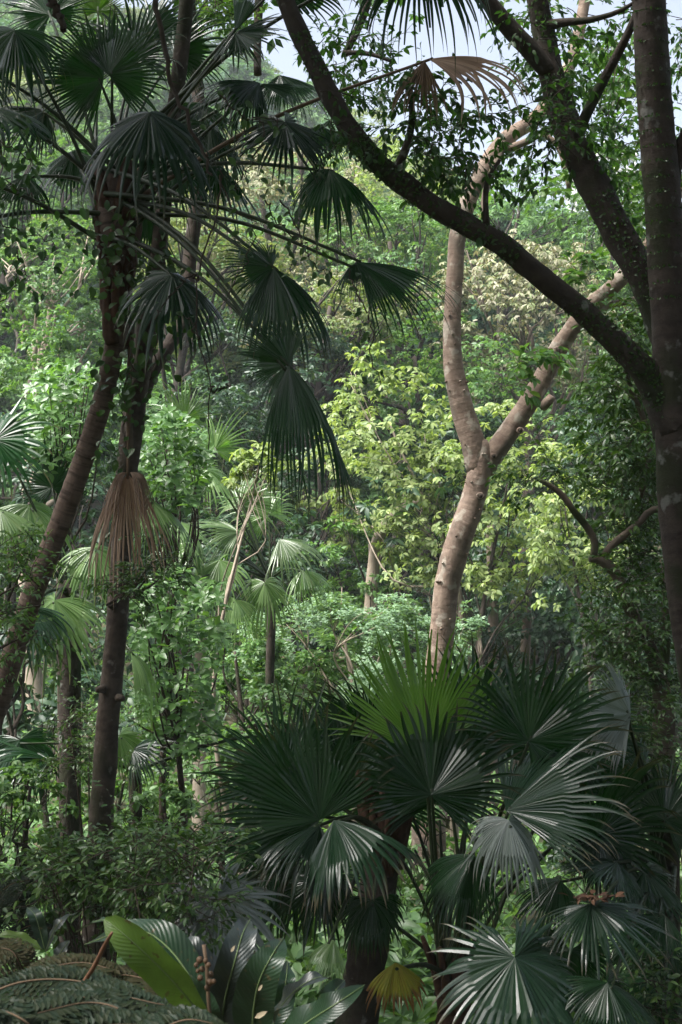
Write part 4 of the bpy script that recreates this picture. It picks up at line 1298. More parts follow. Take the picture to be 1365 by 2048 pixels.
for (x, y, d, ang, tl, R, sp, fo, g0, g1, nr, mt) in F1:
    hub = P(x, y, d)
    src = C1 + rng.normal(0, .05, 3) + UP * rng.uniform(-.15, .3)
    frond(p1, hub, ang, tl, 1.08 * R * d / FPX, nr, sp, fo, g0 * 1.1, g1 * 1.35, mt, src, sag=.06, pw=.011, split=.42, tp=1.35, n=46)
# withered fronds
frond(p1, P(857, 118, 8.5), 5, -10, 250 * 8.5 / FPX, (0, 1, .5), 110, .3, .35, 1.9, 'fan_dead', C1, sag=.05, n=22, split=.42, label='withered brown frond drooping', pmat='petiole_dead', pleat=.9)
frond(p1, P(850, 122, 8.5), -100, -10, 130 * 8.5 / FPX, (0, .4, 1), 90, .3, .4, 1.6, 'fan_dead', None, n=14, split=.35, label='withered brown frond hanging', pleat=.9)
frond(p1, P(256, 948, 8.9), -90, -10, 250 * 8.95 / FPX, (0, .3, 1), 95, .2, .5, 1.0, 'fan_dead', P(262, 640, 9.1), sag=.0, n=26, split=.25, label='withered brown frond hanging down the trunk', pmat='petiole_dead', pleat=.9, pw=.013)
frond(p1, P(254, 945, 8.9), 180, -25, 150 * 8.95 / FPX, (0, 1, .6), 90, .3, 1.6, 3.2, 'fan_dead', None, n=12, split=.25, label='curled side of the withered frond', pleat=.9)
frond(p1, P(260, 945, 8.9), 10, -25, 140 * 8.95 / FPX, (0, 1, .6), 90, .3, 1.6, 3.2, 'fan_dead', None, n=12, split=.25, label='curled side of the withered frond', pleat=.9)


# ================================================================== sunny palms behind
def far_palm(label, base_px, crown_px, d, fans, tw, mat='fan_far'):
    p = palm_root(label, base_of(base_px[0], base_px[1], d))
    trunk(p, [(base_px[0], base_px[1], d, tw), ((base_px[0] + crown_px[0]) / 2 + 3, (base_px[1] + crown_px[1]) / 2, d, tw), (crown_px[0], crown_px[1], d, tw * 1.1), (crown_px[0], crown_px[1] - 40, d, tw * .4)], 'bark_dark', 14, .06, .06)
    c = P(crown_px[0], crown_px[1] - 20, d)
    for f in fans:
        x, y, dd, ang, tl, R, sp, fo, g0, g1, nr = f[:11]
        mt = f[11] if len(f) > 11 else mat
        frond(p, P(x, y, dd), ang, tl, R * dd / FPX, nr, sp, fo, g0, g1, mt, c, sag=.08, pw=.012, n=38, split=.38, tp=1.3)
    return p


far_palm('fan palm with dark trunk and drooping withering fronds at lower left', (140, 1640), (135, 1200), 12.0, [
    (110, 1200, 11.4, -110, -25, 190, 280, .5, .4, 1.4, (0, 1, .4), 'fan_far'),
    (60, 1215, 11.3, -130, -25, 170, 280, .5, .4, 1.4, (0, 1, .4), 'fan_grey'),
    (190, 1095, 11.6, -60, -20, 150, 280, .5, .4, 1.4, (0, 1, .4), 'fan_far'),
    (60, 1010, 12, -60, -15, 160, 280, .4, .4, 1.4, (0, 1, .5), 'fan_far'),
    (0, 1020, 11.6, -30, -15, 160, 280, .4, .4, 1.4, (0, 1, .5), 'fan_far'),
    (105, 975, 12.4, 100, 5, 120, 300, .2, .1, .4, (0, .2, 1), 'fan'),
    (-10, 880, 12.0, 10, -5, 150, 320, .2, .25, .9, (.2, .5, 1), 'fan'),
    (262, 1305, 11.3, -40, -10, 175, 70, .4, 1.4, 1.5, (.2, .9, .5), 'fan_far'),
    (300, 1000, 12.3, -40, -10, 170, 180, .5, .5, 1.5, (0, 1, .5), 'fan_far'),
], 44)
far_palm('sunlit fan palm in the middle distance left of the lime green trees', (540, 1330), (540, 1180), 16.5, [
    (430, 900, 16.6, 95, 0, 100, 280, .2, .1, .4, (0, .3, 1)),
    (415, 940, 16.2, -60, -20, 96, 280, .3, .3, 1.0, (0, 1, .5)),
    (480, 1065, 16.0, 150, -15, 142, 220, .35, .3, 1.2, (0, 1, .6)),
    (440, 1120, 15.6, -150, -15, 138, 280, .4, .35, 1.2, (0, 1, .6)),
    (560, 1078, 15.6, -8, -20, 126, 200, .45, .3, 1.3, (0, 1, .5)),
    (480, 1010, 16.6, 60, 0, 117, 260, .3, .2, .9, (0, .7, .8)),
    (540, 1030, 16.6, 120, 0, 109, 260, .3, .2, .9, (0, .7, .8)),
    (605, 1140, 15.8, -20, -15, 100, 240, .5, .5, 1.6, (0, 1, .5)),
    (400, 1085, 15.6, 178, -15, 126, 200, .5, .3, 1.3, (0, 1, .5)),
    (400, 1150, 15.4, -50, -20, 134, 200, .5, .5, 1.2, (0, 1, .5)),
    (530, 1165, 15.8, -80, -20, 117, 280, .5, .4, 1.4, (0, 1, .5)),
    (370, 840, 16.8, 100, 0, 92, 260, .2, .1, .5, (0, .4, 1)),
    (350, 1040, 15.4, -30, -15, 134, 170, .5, .4, 1.2, (0, 1, .5)),
    (470, 1200, 15.4, -110, -15, 109, 240, .5, .5, 1.2, (0, 1, .5)),
], 18)
far_palm('young green fan palm low in the gap between the big fans and the left trunks', (270, 1720), (270, 1560), 12.5, [
    (265, 1500, 12.2, 30, -15, 120, 260, .4, .3, 1.3, (0, 1, .5), 'fan_grey'),
    (240, 1470, 12.2, -60, -15, 120, 260, .4, .3, 1.3, (0, 1, .5), 'fan_far'),
    (40, 1480, 12.2, -80, -15, 150, 260, .4, .4, 1.3, (0, 1, .5), 'fan'),
    (100, 1520, 12.2, 150, -15, 150, 240, .4, .3, 1.3, (0, 1, .5), 'fan'),
    (690, 1480, 12.6, 150, -10, 130, 260, .4, .3, 1.3, (0, 1, .5), 'fan_far'),
], 24)

# ================================================================== big palms, lower right
D2 = 7.6
p2 = palm_root('broad fan palm with a thick dark trunk right of the ginger plants', base_of(712, 2100, 7.6))
trunk(p2, [(700, 2140, 7.6, 88), (728, 1960, 7.6, 82), (750, 1820, 7.6, 78), (768, 1700, 7.6, 66), (772, 1660, 7.6, 40), (774, 1635, 7.6, 12)], 'bark_dark', 18, .08, .04, rings=.05, ring_len=.06)
C2 = P(772, 1690, 7.6)
for k in range(16):
    a = k * 2.4
    o_ = math.cos(a) * C_R + math.sin(a) * C_F
    c = P(770, 1680 + 40 * rng.uniform(-1, 1), 7.6) + o_ * .06
    g = Geo()
    add_tube(g, catmull(np.array([c - UP * .1, c + o_ * .04 + UP * .05, c + o_ * .1 + UP * rng.uniform(.18, .3)]), 7), np.array([.04, .045, .04, .033, .026, .02, .009]), 6, .12)
    obj('leaf_base', g.mesh('leaf_base', p2.location), M['fibre'], p2)
F2 = [
    (640, 1640, 7.0, 135, 6, 235, 220, .12, .05, .5, (-.15, .25, -1), 'fan'),
    (570, 1560, 7.6, 115, 10, 200, 240, .1, .05, .5, (0, .3, -1), 'fan'),
    (668, 1640, 6.8, 0, -35, 215, 240, .6, .4, 1.3, (0, 1, .3), 'fan_grey'),
    (640, 1650, 6.9, 195, -30, 190, 200, .6, .35, 1.2, (0, 1, .35), 'fan_grey'),
    (745, 1475, 7.9, 128, 5, 170, 140, .3, .12, .9, (0, .7, -.8), 'fan'),
    (640, 1760, 7.2, -95, -12, 140, 260, .2, .15, .5, (0, .3, 1), 'fan'),
    (590, 1745, 7.4, -130, -5, 150, 260, .2, .15, .5, (0, .3, 1), 'fan'),
    (745, 1800, 7.0, -90, -20, 120, 240, .5, .5, 1.4, (0, 1, .4), 'fan'),
    (700, 1560, 7.8, 100, 5, 200, 200, .2, .08, .7, (0, .4, -1), 'fan'),
    (435, 1792, 6.6, -80, -40, 195, 330, .22, .12, .5, (0, 1, .55), 'fan_sheen'),
    (668, 1880, 6.6, -150, -20, 90, 170, .5, .4, 1.4, (0, 1, .4), 'fan_far'),
    (770, 1600, 8.3, 80, 5, 190, 240, .3, .15, .9, (0, .5, -1), 'fan'),
    (560, 1690, 7.3, 165, -10, 170, 200, .4, .25, .9, (0, .8, .5), 'fan'),
]
for (x, y, d, ang, tl, R, sp, fo, g0, g1, nr, mt) in F2:
    frond(p2, P(x, y, d), ang, tl, 1.05 * R * d / FPX, nr, sp, fo, g0, g1, mt, C2 + rng.normal(0, .03, 3) + UP * .05, sag=.07, pw=.01, n=52)

p3 = palm_root('fan palm with many upright green stalks at the lower middle right', base_of(905, 2120, 7.4))
trunk(p3, [(900, 2180, 7.4, 60), (905, 2040, 7.4, 58), (912, 1960, 7.4, 52), (915, 1920, 7.4, 30)], 'fibre', 14, .15, .03)
C3 = P(908, 1960, 7.4)
for k in range(9):
    a = k * .7
    g = Geo()
    c = C3 - UP * .15 + .05 * (math.cos(a) * C_R + math.sin(a) * C_F)
    add_tube(g, catmull(np.array([c, c + UP * .16 + .04 * (math.cos(a) * C_R + math.sin(a) * C_F), c + UP * .36 + .12 * (math.cos(a) * C_R + math.sin(a) * C_F)]), 7), np.linspace(.04, .012, 7), 6, .1)
    obj('leaf_base', g.mesh('leaf_base', p3.location), M['fibre'], p3)
F3 = [
    (862, 1590, 7.0, 82, 6, 200, 260, .12, .05, .6, (-.1, .25, -1), 'fan'),
    (850, 1500, 7.3, 98, 2, 250, 140, .05, .0, .15, (0, .1, -1), 'fan_new'),
    (945, 1500, 7.8, 78, 4, 225, 180, .1, .04, .6, (0, .3, -1), 'fan'),
    (1057, 1482, 7.1, 60, 4, 205, 290, .12, .05, .6, (.1, .25, -1), 'fan'),
    (1012, 1622, 6.9, 45, -5, 260, 150, .35, .12, .7, (-.3, .8, .6), 'fan_grey'),
    (1018, 1640, 6.7, -75, -28, 160, 280, .6, .5, 1.3, (0, 1, .35), 'fan_sheen'),
    (950, 1710, 6.9, -125, -12, 175, 140, .5, .4, 1.0, (.3, .9, .5), 'fan'),
    (1030, 1915, 6.0, -80, -42, 245, 330, .3, .14, .6, (0, 1, .3), 'fan_grey'),
    (1120, 1480, 7.6, 35, 6, 190, 220, .3, .12, .9, (0, .6, .8), 'fan'),
    (905, 1590, 7.5, 125, 0, 200, 160, .2, .08, .7, (0, .4, -1), 'fan'),
    (1090, 1590, 7.6, 20, 0, 190, 180, .4, .2, 1.0, (0, .9, .5), 'fan'),
]
for (x, y, d, ang, tl, R, sp, fo, g0, g1, nr, mt) in F3:
    frond(p3, P(x, y, d), ang, tl, 1.04 * R * d / FPX, nr, sp, fo, g0, g1, mt, C3 + np.array([rng.normal(0, .05), rng.normal(0, .03), rng.uniform(-.1, .1)]), sag=.02, pw=.010, n=52)
frond(p3, P(792, 1925, 6.9), -85, -15, 110 * 6.9 / FPX, (.2, .6, 1), 130, .3, .4, .8, 'fan_yellow', C3, sag=.05, n=18, split=.5, label='yellowing dying frond with brown edges')
for k, (ex, ey) in enumerate([(600, 1770), (760, 1650), (985, 1560), (1100, 1700), (830, 1700), (940, 1600), (1150, 1660), (800, 1560), (1040, 1640), (880, 1640), (1010, 1750)]):
    g = Geo()
    e = P(ex, ey, 7.7)
    s = C3 + np.array([rng.normal(0, .06), .05, rng.uniform(-.15, .1)])
    add_tube(g, catmull(np.array([s, (s + e) / 2 + UP * .08, e]), 14), np.linspace(.014, .007, 14), 6)
    obj('old_stalk', g.mesh('old_stalk', p3.location), M['petiole'], p3)

p4 = palm_root('dark fan palm at the lower right corner with dead leaves on one frond', base_of(1335, 2100, 8.0))
trunk(p4, [(1330, 2200, 8.0, 70), (1325, 1900, 8.0, 66), (1330, 1720, 8.0, 64), (1335, 1620, 8.0, 60), (1335, 1590, 8, 30)], 'bark_dark', 16, .08, .05)
C4 = P(1325, 1760, 7.9)
F4 = [
    (1192, 1672, 7.2, 40, 5, 190, 280, .25, .12, .8, (.1, .4, -1), 'fan'),
    (1200, 1680, 7.1, -70, -20, 110, 260, .5, .4, 1.4, (0, 1, .4), 'fan_grey'),
    (1182, 1808, 6.3, -15, -38, 195, 320, .3, .15, .6, (0, 1, .3), 'fan_grey'),
    (1235, 1725, 6.9, 170, -35, 150, 260, .3, .2, .7, (0, 1, .3), 'fan_grey'),
    (1215, 1965, 6.0, -60, -30, 180, 280, .35, .25, .7, (.1, 1, .4), 'fan'),
    (1262, 1428, 7.4, 140, -15, 115, 170, .2, .1, .5, (.1, .7, .8), 'fan_sheen'),
    (1262, 1430, 7.42, 195, -15, 140, 110, .3, .2, .7, (.1, .8, .7), 'fan_sheen'),
    (1290, 1560, 7.8, 130, 0, 140, 240, .3, .2, 1.0, (0, .8, .6), 'fan'),
    (1300, 1880, 7.2, -80, -15, 150, 280, .4, .3, 1.0, (0, .8, .6), 'fan'),
    (1330, 1640, 7.4, 60, 0, 150, 260, .3, .3, 1.2, (0, .8, .5), 'fan'),
    (1170, 1570, 7.7, 75, 5, 150, 240, .3, .15, .9, (0, .5, -1), 'fan'),
    (1290, 1740, 7.2, -40, -15, 150, 260, .4, .3, 1.1, (0, 1, .5), 'fan'),
    (1120, 1760, 7.5, -150, -5, 140, 220, .5, .35, 1.1, (0, .9, .5), 'fan'),
    (1330, 1830, 6.9, 190, -20, 160, 220, .4, .25, .9, (0, 1, .45), 'fan'),
    (1140, 1900, 7.4, -100, -5, 150, 260, .4, .3, 1.0, (0, .9, .5), 'fan'),
    (1340, 1960, 6.6, 170, -20, 150, 220, .4, .25, .9, (0, 1, .45), 'fan'),
]
for (x, y, d, ang, tl, R, sp, fo, g0, g1, nr, mt) in F4:
    frond(p4, P(x, y, d), ang, tl, 1.04 * R * d / FPX, nr, sp, fo, g0, g1, mt, C4 + rng.normal(0, .04, 3), sag=.05, pw=.010, n=52)
# dry leaves caught on a frond
c = P(1182, 1806, 6.28)
t = root('dead_leaf_heap', 'heap of dry brown leaves caught on a palm frond at lower right', 'leaves', c)
lv = Leaves()
n = 46
B = c + rng.normal(0, 1, (n, 3)) * np.array([.055, .03, .006]) + UP * .028 + C_R * 0.01
lv.add(B, rng.standard_normal((n, 3)) * np.array([1, 1, .3]), UP + rng.normal(0, .5, (n, 3)), rng.uniform(.03, .06, n), rng.uniform(.015, .025, n), .5)
put_leaves(t, lv, M['dry'], 40)

# ================================================================== climbing vine on the left trunks
def climbing_vine(label, strands, n_leaf, leaf, mat, n_single, sway=.1, group=None, name='climbing_vine', wide=.74, tw=.005):
    b = P(*strands[0][0])
    t = root(name, label, 'vine', b, group)
    lv = Leaves(); g = Geo()
    for st in strands:
        pts = catmull(np.array([P(*q) for q in st]), 24)
        pts[1:-1] += rng.normal(0, .012, (22, 3))
        add_tube(g, pts, np.linspace(tw, tw * .5, 24), 5, cap=False)
        k = rng.integers(0, 24, n_leaf)
        B = pts[k] + rng.normal(0, sway, (n_leaf, 3)) * np.array([1, .6, 1])
        D = np.stack([rng.normal(0, .6, n_leaf), rng.normal(-.3, .4, n_leaf), -rng.uniform(.1, 1.1, n_leaf)], 1)
        N = np.array([0, -.8, .75]) + rng.normal(0, .45, (n_leaf, 3))
        sc = rng.uniform(.6, 1.2, n_leaf)
        lv.add(B, D, N, leaf * sc, leaf * wide * sc, .3)
    obj('stem', g.mesh('stem', b), M['twig'], t, 'stuff')
    put_leaves(t, lv, M[mat], n_single)
    return t


climbing_vine('dark heart-leaved vine climbing round the left palm crown and trunk',
              [[(250, 780, 8.85), (262, 700, 8.8), (255, 600, 8.75), (262, 500, 8.75), (290, 430, 8.75)],
               [(300, 760, 8.9), (310, 690, 8.85), (320, 620, 8.85), (300, 560, 8.8), (260, 520, 8.8)],
               [(240, 650, 8.8), (290, 600, 8.75), (330, 540, 8.7), (300, 500, 8.7), (230, 460, 8.7)],
               [(230, 560, 8.8), (200, 500, 8.75), (170, 470, 8.75)],
               [(250, 900, 8.95), (246, 840, 8.95), (245, 780, 8.9), (240, 700, 8.8)]], 70, .07, 'vine', 260, wide=.62)
climbing_vine('leafy dark branch reaching in from the left edge below the palm crown',
              [[(-60, 330, 7.4), (20, 360, 7.4), (80, 400, 7.4), (110, 430, 7.4)], [(-60, 420, 7.4), (10, 450, 7.4), (70, 470, 7.4), (110, 490, 7.4)],
               [(-60, 500, 7.4), (0, 480, 7.4), (50, 530, 7.4), (60, 560, 7.4)], [(-60, 300, 7.4), (0, 290, 7.4), (40, 300, 7.4), (70, 330, 7.4)],
               [(-80, 640, 7.4), (-20, 610, 7.4), (20, 590, 7.4), (40, 545, 7.4)]], 52, .06, 'canopy', 220, sway=.1, name='leafy_branch', wide=.5)
climbing_vine('twining vine with dangling leaves in front of the pale yellow tree',
              [[(440, 340, 7.9), (470, 420, 7.9), (505, 440, 7.9), (500, 500, 7.9), (460, 590, 7.9), (425, 630, 7.9)],
               [(560, 400, 7.8), (590, 450, 7.8), (610, 500, 7.8), (640, 540, 7.8), (680, 560, 7.8)],
               [(530, 400, 7.8), (560, 450, 7.8), (600, 480, 7.8), (640, 500, 7.8)],
               [(700, 540, 7.8), (720, 600, 7.8), (745, 650, 7.8), (745, 720, 7.8), (760, 770, 7.8)],
               [(520, 240, 7.9), (530, 270, 7.9), (500, 330, 7.9), (470, 380, 7.9)],
               [(440, 190, 7.8), (480, 230, 7.8), (540, 235, 7.8), (560, 260, 7.8)]], 26, .055, 'vine', 150, sway=.06, name='hanging_vine', wide=.55)
climbing_vine('bare dark liana hanging in front of the upper left fronds',
              [[(312, -30, 7.9), (325, 80, 7.9), (345, 170, 7.9), (375, 240, 7.9), (410, 320, 7.9), (425, 350, 7.9)]], 6, .05, 'vine', 6, sway=.04, name='liana', tw=.017)
climbing_vine('thin dark dangling twig left of the hanging frond',
              [[(440, 350, 7.9), (432, 420, 7.9), (410, 500, 7.9), (392, 590, 7.9), (398, 680, 7.9), (415, 740, 7.9), (420, 800, 7.9), (417, 900, 7.9)],
               [(398, 680, 7.9), (380, 640, 7.9), (360, 630, 7.9)], [(418, 780, 7.9), (440, 780, 7.9), (460, 770, 7.9)],
               [(400, 560, 7.9), (385, 552, 7.9), (350, 580, 7.9), (310, 640, 7.9)]], 5, .045, 'vine', 12, sway=.03, name='dangling_twig', tw=.006)
climbing_vine('thick dark branch stub entering at the top left',
              [[(85, -60, 8.3), (105, 0, 8.3), (120, 40, 8.3), (128, 60, 8.3)]], 4, .05, 'vine', 4, sway=.03, name='branch', tw=.04)


# ================================================================== small twisted tree at the right with its leaf mass
t = root('twisted_tree', 'small twisted tree with fine dark foliage left of the right trunk', 'tree', base_of(1330, 1560, 10.2))
trunk(t, [(1335, 1680, 10.2, 46), (1332, 1540, 10.2, 42), (1328, 1420, 10.2, 40), (1312, 1320, 10.2, 34), (1285, 1260, 10.2, 27), (1258, 1215, 10.2, 24), (1243, 1170, 10.2, 22), (1222, 1135, 10.2, 22), (1195, 1118, 10.2, 20), (1178, 1118, 10.2, 12)], 'bark_mid', 12, .08, .05)
trunk(t, [(1186, 1118, 10.2, 14), (1190, 1085, 10.2, 15), (1175, 1055, 10.2, 15), (1150, 1025, 10.1, 14), (1125, 990, 10.1, 13), (1095, 968, 10.1, 11), (1075, 958, 10.1, 8)], 'bark_mid', 9, .08, .05, 'limb')
trunk(t, [(1205, 1122, 10.2, 15), (1220, 1095, 10.2, 16), (1255, 1065, 10.2, 15), (1285, 1040, 10.2, 14), (1300, 1022, 10.2, 14), (1340, 1015, 10.2, 12)], 'bark_mid', 9, .08, .05, 'limb')
trunk(t, [(1320, 1560, 10.4, 26), (1318, 1430, 10.4, 24), (1330, 1300, 10.4, 22), (1335, 1150, 10.4, 20)], 'bark_mid', 10, .08, .05, 'stem')
trunk(t, [(1280, 1000, 10.6, 12), (1300, 900, 10.6, 13), (1285, 830, 10.6, 12), (1262, 780, 10.6, 10), (1245, 700, 10.6, 6)], 'bark_mid', 9, .08, .05, 'limb')
lv = Leaves(); tg = Geo()
for poly, d0, d1, n, lf in [([(1205, 750), (1260, 720), (1320, 790), (1330, 960), (1210, 970), (1190, 860)], 10.2, 11.4, 120, .07),
                            ([(1195, 930), (1330, 930), (1330, 1130), (1250, 1140), (1200, 1050)], 10.2, 11.2, 90, .055),
                            ([(1250, 1120), (1330, 1120), (1330, 1400), (1280, 1400), (1190, 1260)], 9.8, 11, 110, .055),
                            ([(1210, 1240), (1290, 1250), (1300, 1480), (1220, 1400), (1180, 1300)], 9.6, 10.2, 46, .06),
                            ([(1060, 900), (1130, 930), (1110, 990), (1060, 960)], 10.0, 10.4, 14, .06),
                            ([(1240, 600), (1310, 640), (1320, 760), (1250, 740)], 10.5, 11.5, 40, .07)]:
    for (x, y) in inside(poly, n):
        spray(lv, tg, P(x, y, rng.uniform(d0, d1)), np.array([rng.normal(0, .8), rng.normal(0, .6), rng.normal(.1, .4)]), rng.uniform(.22, .42), lf, lf * .42, 3, 6, droop=.4, tw=.003)
obj('twigs', tg.mesh('twigs', t.location), M['twig'], t, 'stuff')
put_leaves(t, lv, M['shrub_dark'], 300)


# ================================================================== fine-leaved dark shrubs, lower left and edges
def fine_shrub(label, poly, d0, d1, n, leaf, base, mat='shrub_dark', n_single=200, group='fine-leaved shrubs in the foreground', stems=7):
    t = root('fine_leaved_shrub', label, 'shrub', base, group)
    lv = Leaves(); tg = Geo()
    b = np.array(base)
    pts = inside(poly, n)
    for i, (x, y) in enumerate(pts):
        q = P(x, y, rng.uniform(d0, d1))
        spray(lv, tg, q, np.array([rng.normal(0, .8), rng.normal(0, .5), rng.normal(.25, .4)]), rng.uniform(.16, .32), leaf, leaf * .42, 4, 6, droop=.35, tw=.003)
        if stems and i % stems == 0:
            add_tube(tg, catmull(np.array([b, b * .4 + q * .6 + rng.normal(0, .08, 3), q]), 9), np.linspace(.012, .003, 9), 5)
    obj('twigs', tg.mesh('twigs', b), M['twig'], t, 'stuff')
    put_leaves(t, lv, M[mat], n_single)
    return t


fine_shrub('fine-leaved dark shrub in front of the straight left trunk', [(60, 1740), (110, 1690), (180, 1710), (270, 1710), (350, 1690), (340, 1790), (260, 1840), (150, 1840), (80, 1790)], 6.6, 7.8, 130, .05, base_of(200, 2000, 7.2))
fine_shrub('fine-leaved dark spray between the left trunk and the pale-sheened fan', [(270, 1680), (360, 1690), (430, 1700), (440, 1740), (380, 1780), (400, 1850), (310, 1880), (260, 1800)], 6.0, 7.0, 70, .042, base_of(290, 2000, 6.5))
fine_shrub('sparse fine green sapling hanging beside the withered frond', [(230, 1180), (300, 1120), (340, 1140), (330, 1180), (260, 1210)], 8.6, 9.0, 26, .04, P(255, 1190, 9.2), n_single=80, stems=3)
fine_shrub('fine-leaved dark foliage over the leaning palm trunk at the left edge', [(-40, 1090), (60, 1080), (115, 1180), (90, 1280), (0, 1320), (-40, 1250)], 7.6, 8.4, 44, .045, P(-60, 1330, 8.2), 'cover', stems=5)
fine_shrub('small fine-leaved bush left of the straight trunk base', [(110, 1420), (190, 1430), (190, 1540), (120, 1560)], 9.6, 10.4, 34, .042, base_of(150, 1800, 10), n_single=80)
fine_shrub('fine-leaved dark foliage in the lower right corner', [(1300, 1950), (1365, 1930), (1400, 2048), (1290, 2060)], 6.2, 6.8, 30, .045, base_of(1340, 2150, 6.5), n_single=90)
fine_shrub('fine-leaved bush behind the white sheened frond at right', [(1240, 1420), (1320, 1400), (1330, 1560), (1250, 1600), (1230, 1500)], 8.8, 9.6, 56, .045, base_of(1290, 1900, 9.2), n_single=120)
fine_shrub('feathery green branches at the upper left centre', [(390, 0), (450, 0), (450, 60), (400, 70)], 11, 12, 26, .06, P(400, -40, 11.6), 'mid', 60, stems=4)


# ================================================================== ginger plants and ferns at the bottom
def blade(parent, spine, width, mat, nrm=(0, .3, 1), curl=.12, nu=22, nv=6, label=None, wave=.02, blunt=False):
    """a long leaf laid along a spine of (px, py, depth)"""
    pts = catmull(np.array([P(*q) for q in spine]), nu)
    tan = unit(np.gradient(pts, axis=0))
    N = nrm[0] * C_R + nrm[1] * C_U - nrm[2] * C_F
    S = unit(np.cross(tan, N)); Nn = np.cross(S, tan)
    t = np.linspace(0, 1, nu)
    prof = np.sin(np.pi * np.clip(t, 0, 1) ** .8) ** .75 * (1 - .1 * t)
    if blunt:
        prof = np.interp(t, [0, .12, .35, .6, .85, .95, 1], [.06, .3, .78, 1, .82, .55, .2])
    prof[0] = .04
    prof[-1] = .0 if not blunt else .1
    w = width * .5 * prof
    v = np.linspace(-1, 1, 2 * nv + 1)
    ph = rng.uniform(0, 6, 2)
    Z = (curl * np.abs(v)[None] ** 1.4 * w[:, None] * 1.3
         + wave * np.sin(t[:, None] * 21 + ph[0] + v[None] * 1.2) * np.abs(v)[None] ** 2 * (prof[:, None])
         )
    V = pts[:, None] + S[:, None] * (w[:, None] * v[None])[..., None] + Nn[:, None] * Z[..., None]
    nn = 2 * nv + 1
    i, j = np.meshgrid(np.arange(nu - 1), np.arange(nn - 1), indexing='ij')
    i = i.ravel(); j = j.ravel()
    Q = np.stack([i * nn + j, i * nn + j + 1, (i + 1) * nn + j + 1, (i + 1) * nn + j], 1)
    o = obj('leaf', mesh_from('leaf', V.reshape(-1, 3) - np.array(parent.location), [Q], np.stack([np.repeat(np.abs(v)[None], nu, 0), np.repeat(t[:, None], nn, 1)], -1).reshape(-1, 2)[Q]), M[mat], parent, label=label)
    g = Geo()
    add_tube(g, pts - Nn * .002 + Nn * .004, np.linspace(.005, .0012, nu) * (width / .15), 5)
    obj('midrib', g.mesh('midrib', parent.location), M['midrib'], o)
    return o


M['midrib'] = plain_mat('leaf_midrib', (.12, .17, .07), rough=.4)
D3 = 3.9
k3 = D3 / FPX
gp = root('ginger_plant', 'large-leaved ginger plant with an arching light green leaf at bottom left', 'plant', base_of(440, 2200, D3), 'large-leaved plants at the bottom')
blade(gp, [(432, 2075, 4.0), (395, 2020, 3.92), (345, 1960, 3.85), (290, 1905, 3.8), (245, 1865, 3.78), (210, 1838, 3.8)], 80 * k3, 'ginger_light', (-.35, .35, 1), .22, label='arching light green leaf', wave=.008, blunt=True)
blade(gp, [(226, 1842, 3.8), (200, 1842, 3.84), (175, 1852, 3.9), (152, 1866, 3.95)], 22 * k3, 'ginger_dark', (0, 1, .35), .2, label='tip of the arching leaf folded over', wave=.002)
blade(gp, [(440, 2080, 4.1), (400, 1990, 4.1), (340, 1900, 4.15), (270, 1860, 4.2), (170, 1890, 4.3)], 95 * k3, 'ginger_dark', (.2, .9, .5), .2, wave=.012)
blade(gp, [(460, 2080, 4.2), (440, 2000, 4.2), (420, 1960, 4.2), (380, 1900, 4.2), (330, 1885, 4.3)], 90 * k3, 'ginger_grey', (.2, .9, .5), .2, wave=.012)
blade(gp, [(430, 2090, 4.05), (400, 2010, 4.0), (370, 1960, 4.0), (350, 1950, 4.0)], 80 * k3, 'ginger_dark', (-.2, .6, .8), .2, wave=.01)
g = Geo()
add_tube(g, limb_pts([(430, 2100, 3.95, 12), (418, 2010, 3.95, 10), (414, 1930, 3.95, 8), (408, 1890, 3.95, 5)])[0], np.linspace(.008, .003, 6) if False else .006, 6)
obj('fruit_stalk', g.mesh('fruit_stalk', gp.location), M['petiole_dead'], gp)
import bmesh
bm = bmesh.new()
bmesh.ops.create_icosphere(bm, subdivisions=2, radius=1)
fm = bpy.data.meshes.new('fruit')
bm.to_mesh(fm); bm.free()
fm.polygons.foreach_set('use_smooth', np.ones(len(fm.polygons), bool))
fm.materials.append(M['fruit'])
for (x, y, r) in [(400, 1920, 8), (393, 1930, 6), (405, 1938, 7), (418, 1930, 6), (401, 1956, 7), (422, 1949, 7), (420, 1965, 9), (428, 1963, 6), (415, 1976, 7), (396, 1942, 5), (412, 1922, 6)]:
    o = bpy.data.objects.new('fruit', fm)
    scene.collection.objects.link(o)
    o.parent = gp
    o.location = Vector(P(x, y, 3.9 + rng.uniform(-.02, .02))) - Vector(gp.location)
    s = r * 3.5 / FPX
    o.scale = (s, s, s * 1.08)

gq = root('ginger_plant', 'dark broad-leaved ginger plant at the bottom with upright grey-green leaves', 'plant', base_of(520, 2200, 4.1), 'large-leaved plants at the bottom')
blade(gq, [(440, 2070, 4.1), (450, 2000, 4.05), (468, 1930, 4.0), (485, 1870, 4.05), (500, 1840, 4.2)], 78 * k3, 'ginger_grey', (.1, .5, 1), .25, wave=.02, label='curled dull grey leaf')
blade(gq, [(505, 2100, 4.0), (508, 2020, 3.95), (520, 1960, 3.9), (545, 1910, 3.9), (568, 1875, 4.0)], 92 * k3, 'ginger_dark', (-.1, .35, 1), .12, wave=.006, label='broad upright green leaf')
blade(gq, [(540, 2080, 4.2), (560, 2020, 4.15), (600, 1975, 4.1), (640, 1955, 4.1), (665, 1960, 4.15)], 55 * k3, 'ginger_grey', (-.3, .9, .4), .25, wave=.01)
blade(gq, [(545, 2100, 3.8), (610, 2050, 3.75), (670, 2010, 3.7), (730, 1970, 3.75)], 75 * k3, 'ginger_dark', (.2, .8, .6), .2, wave=.008)
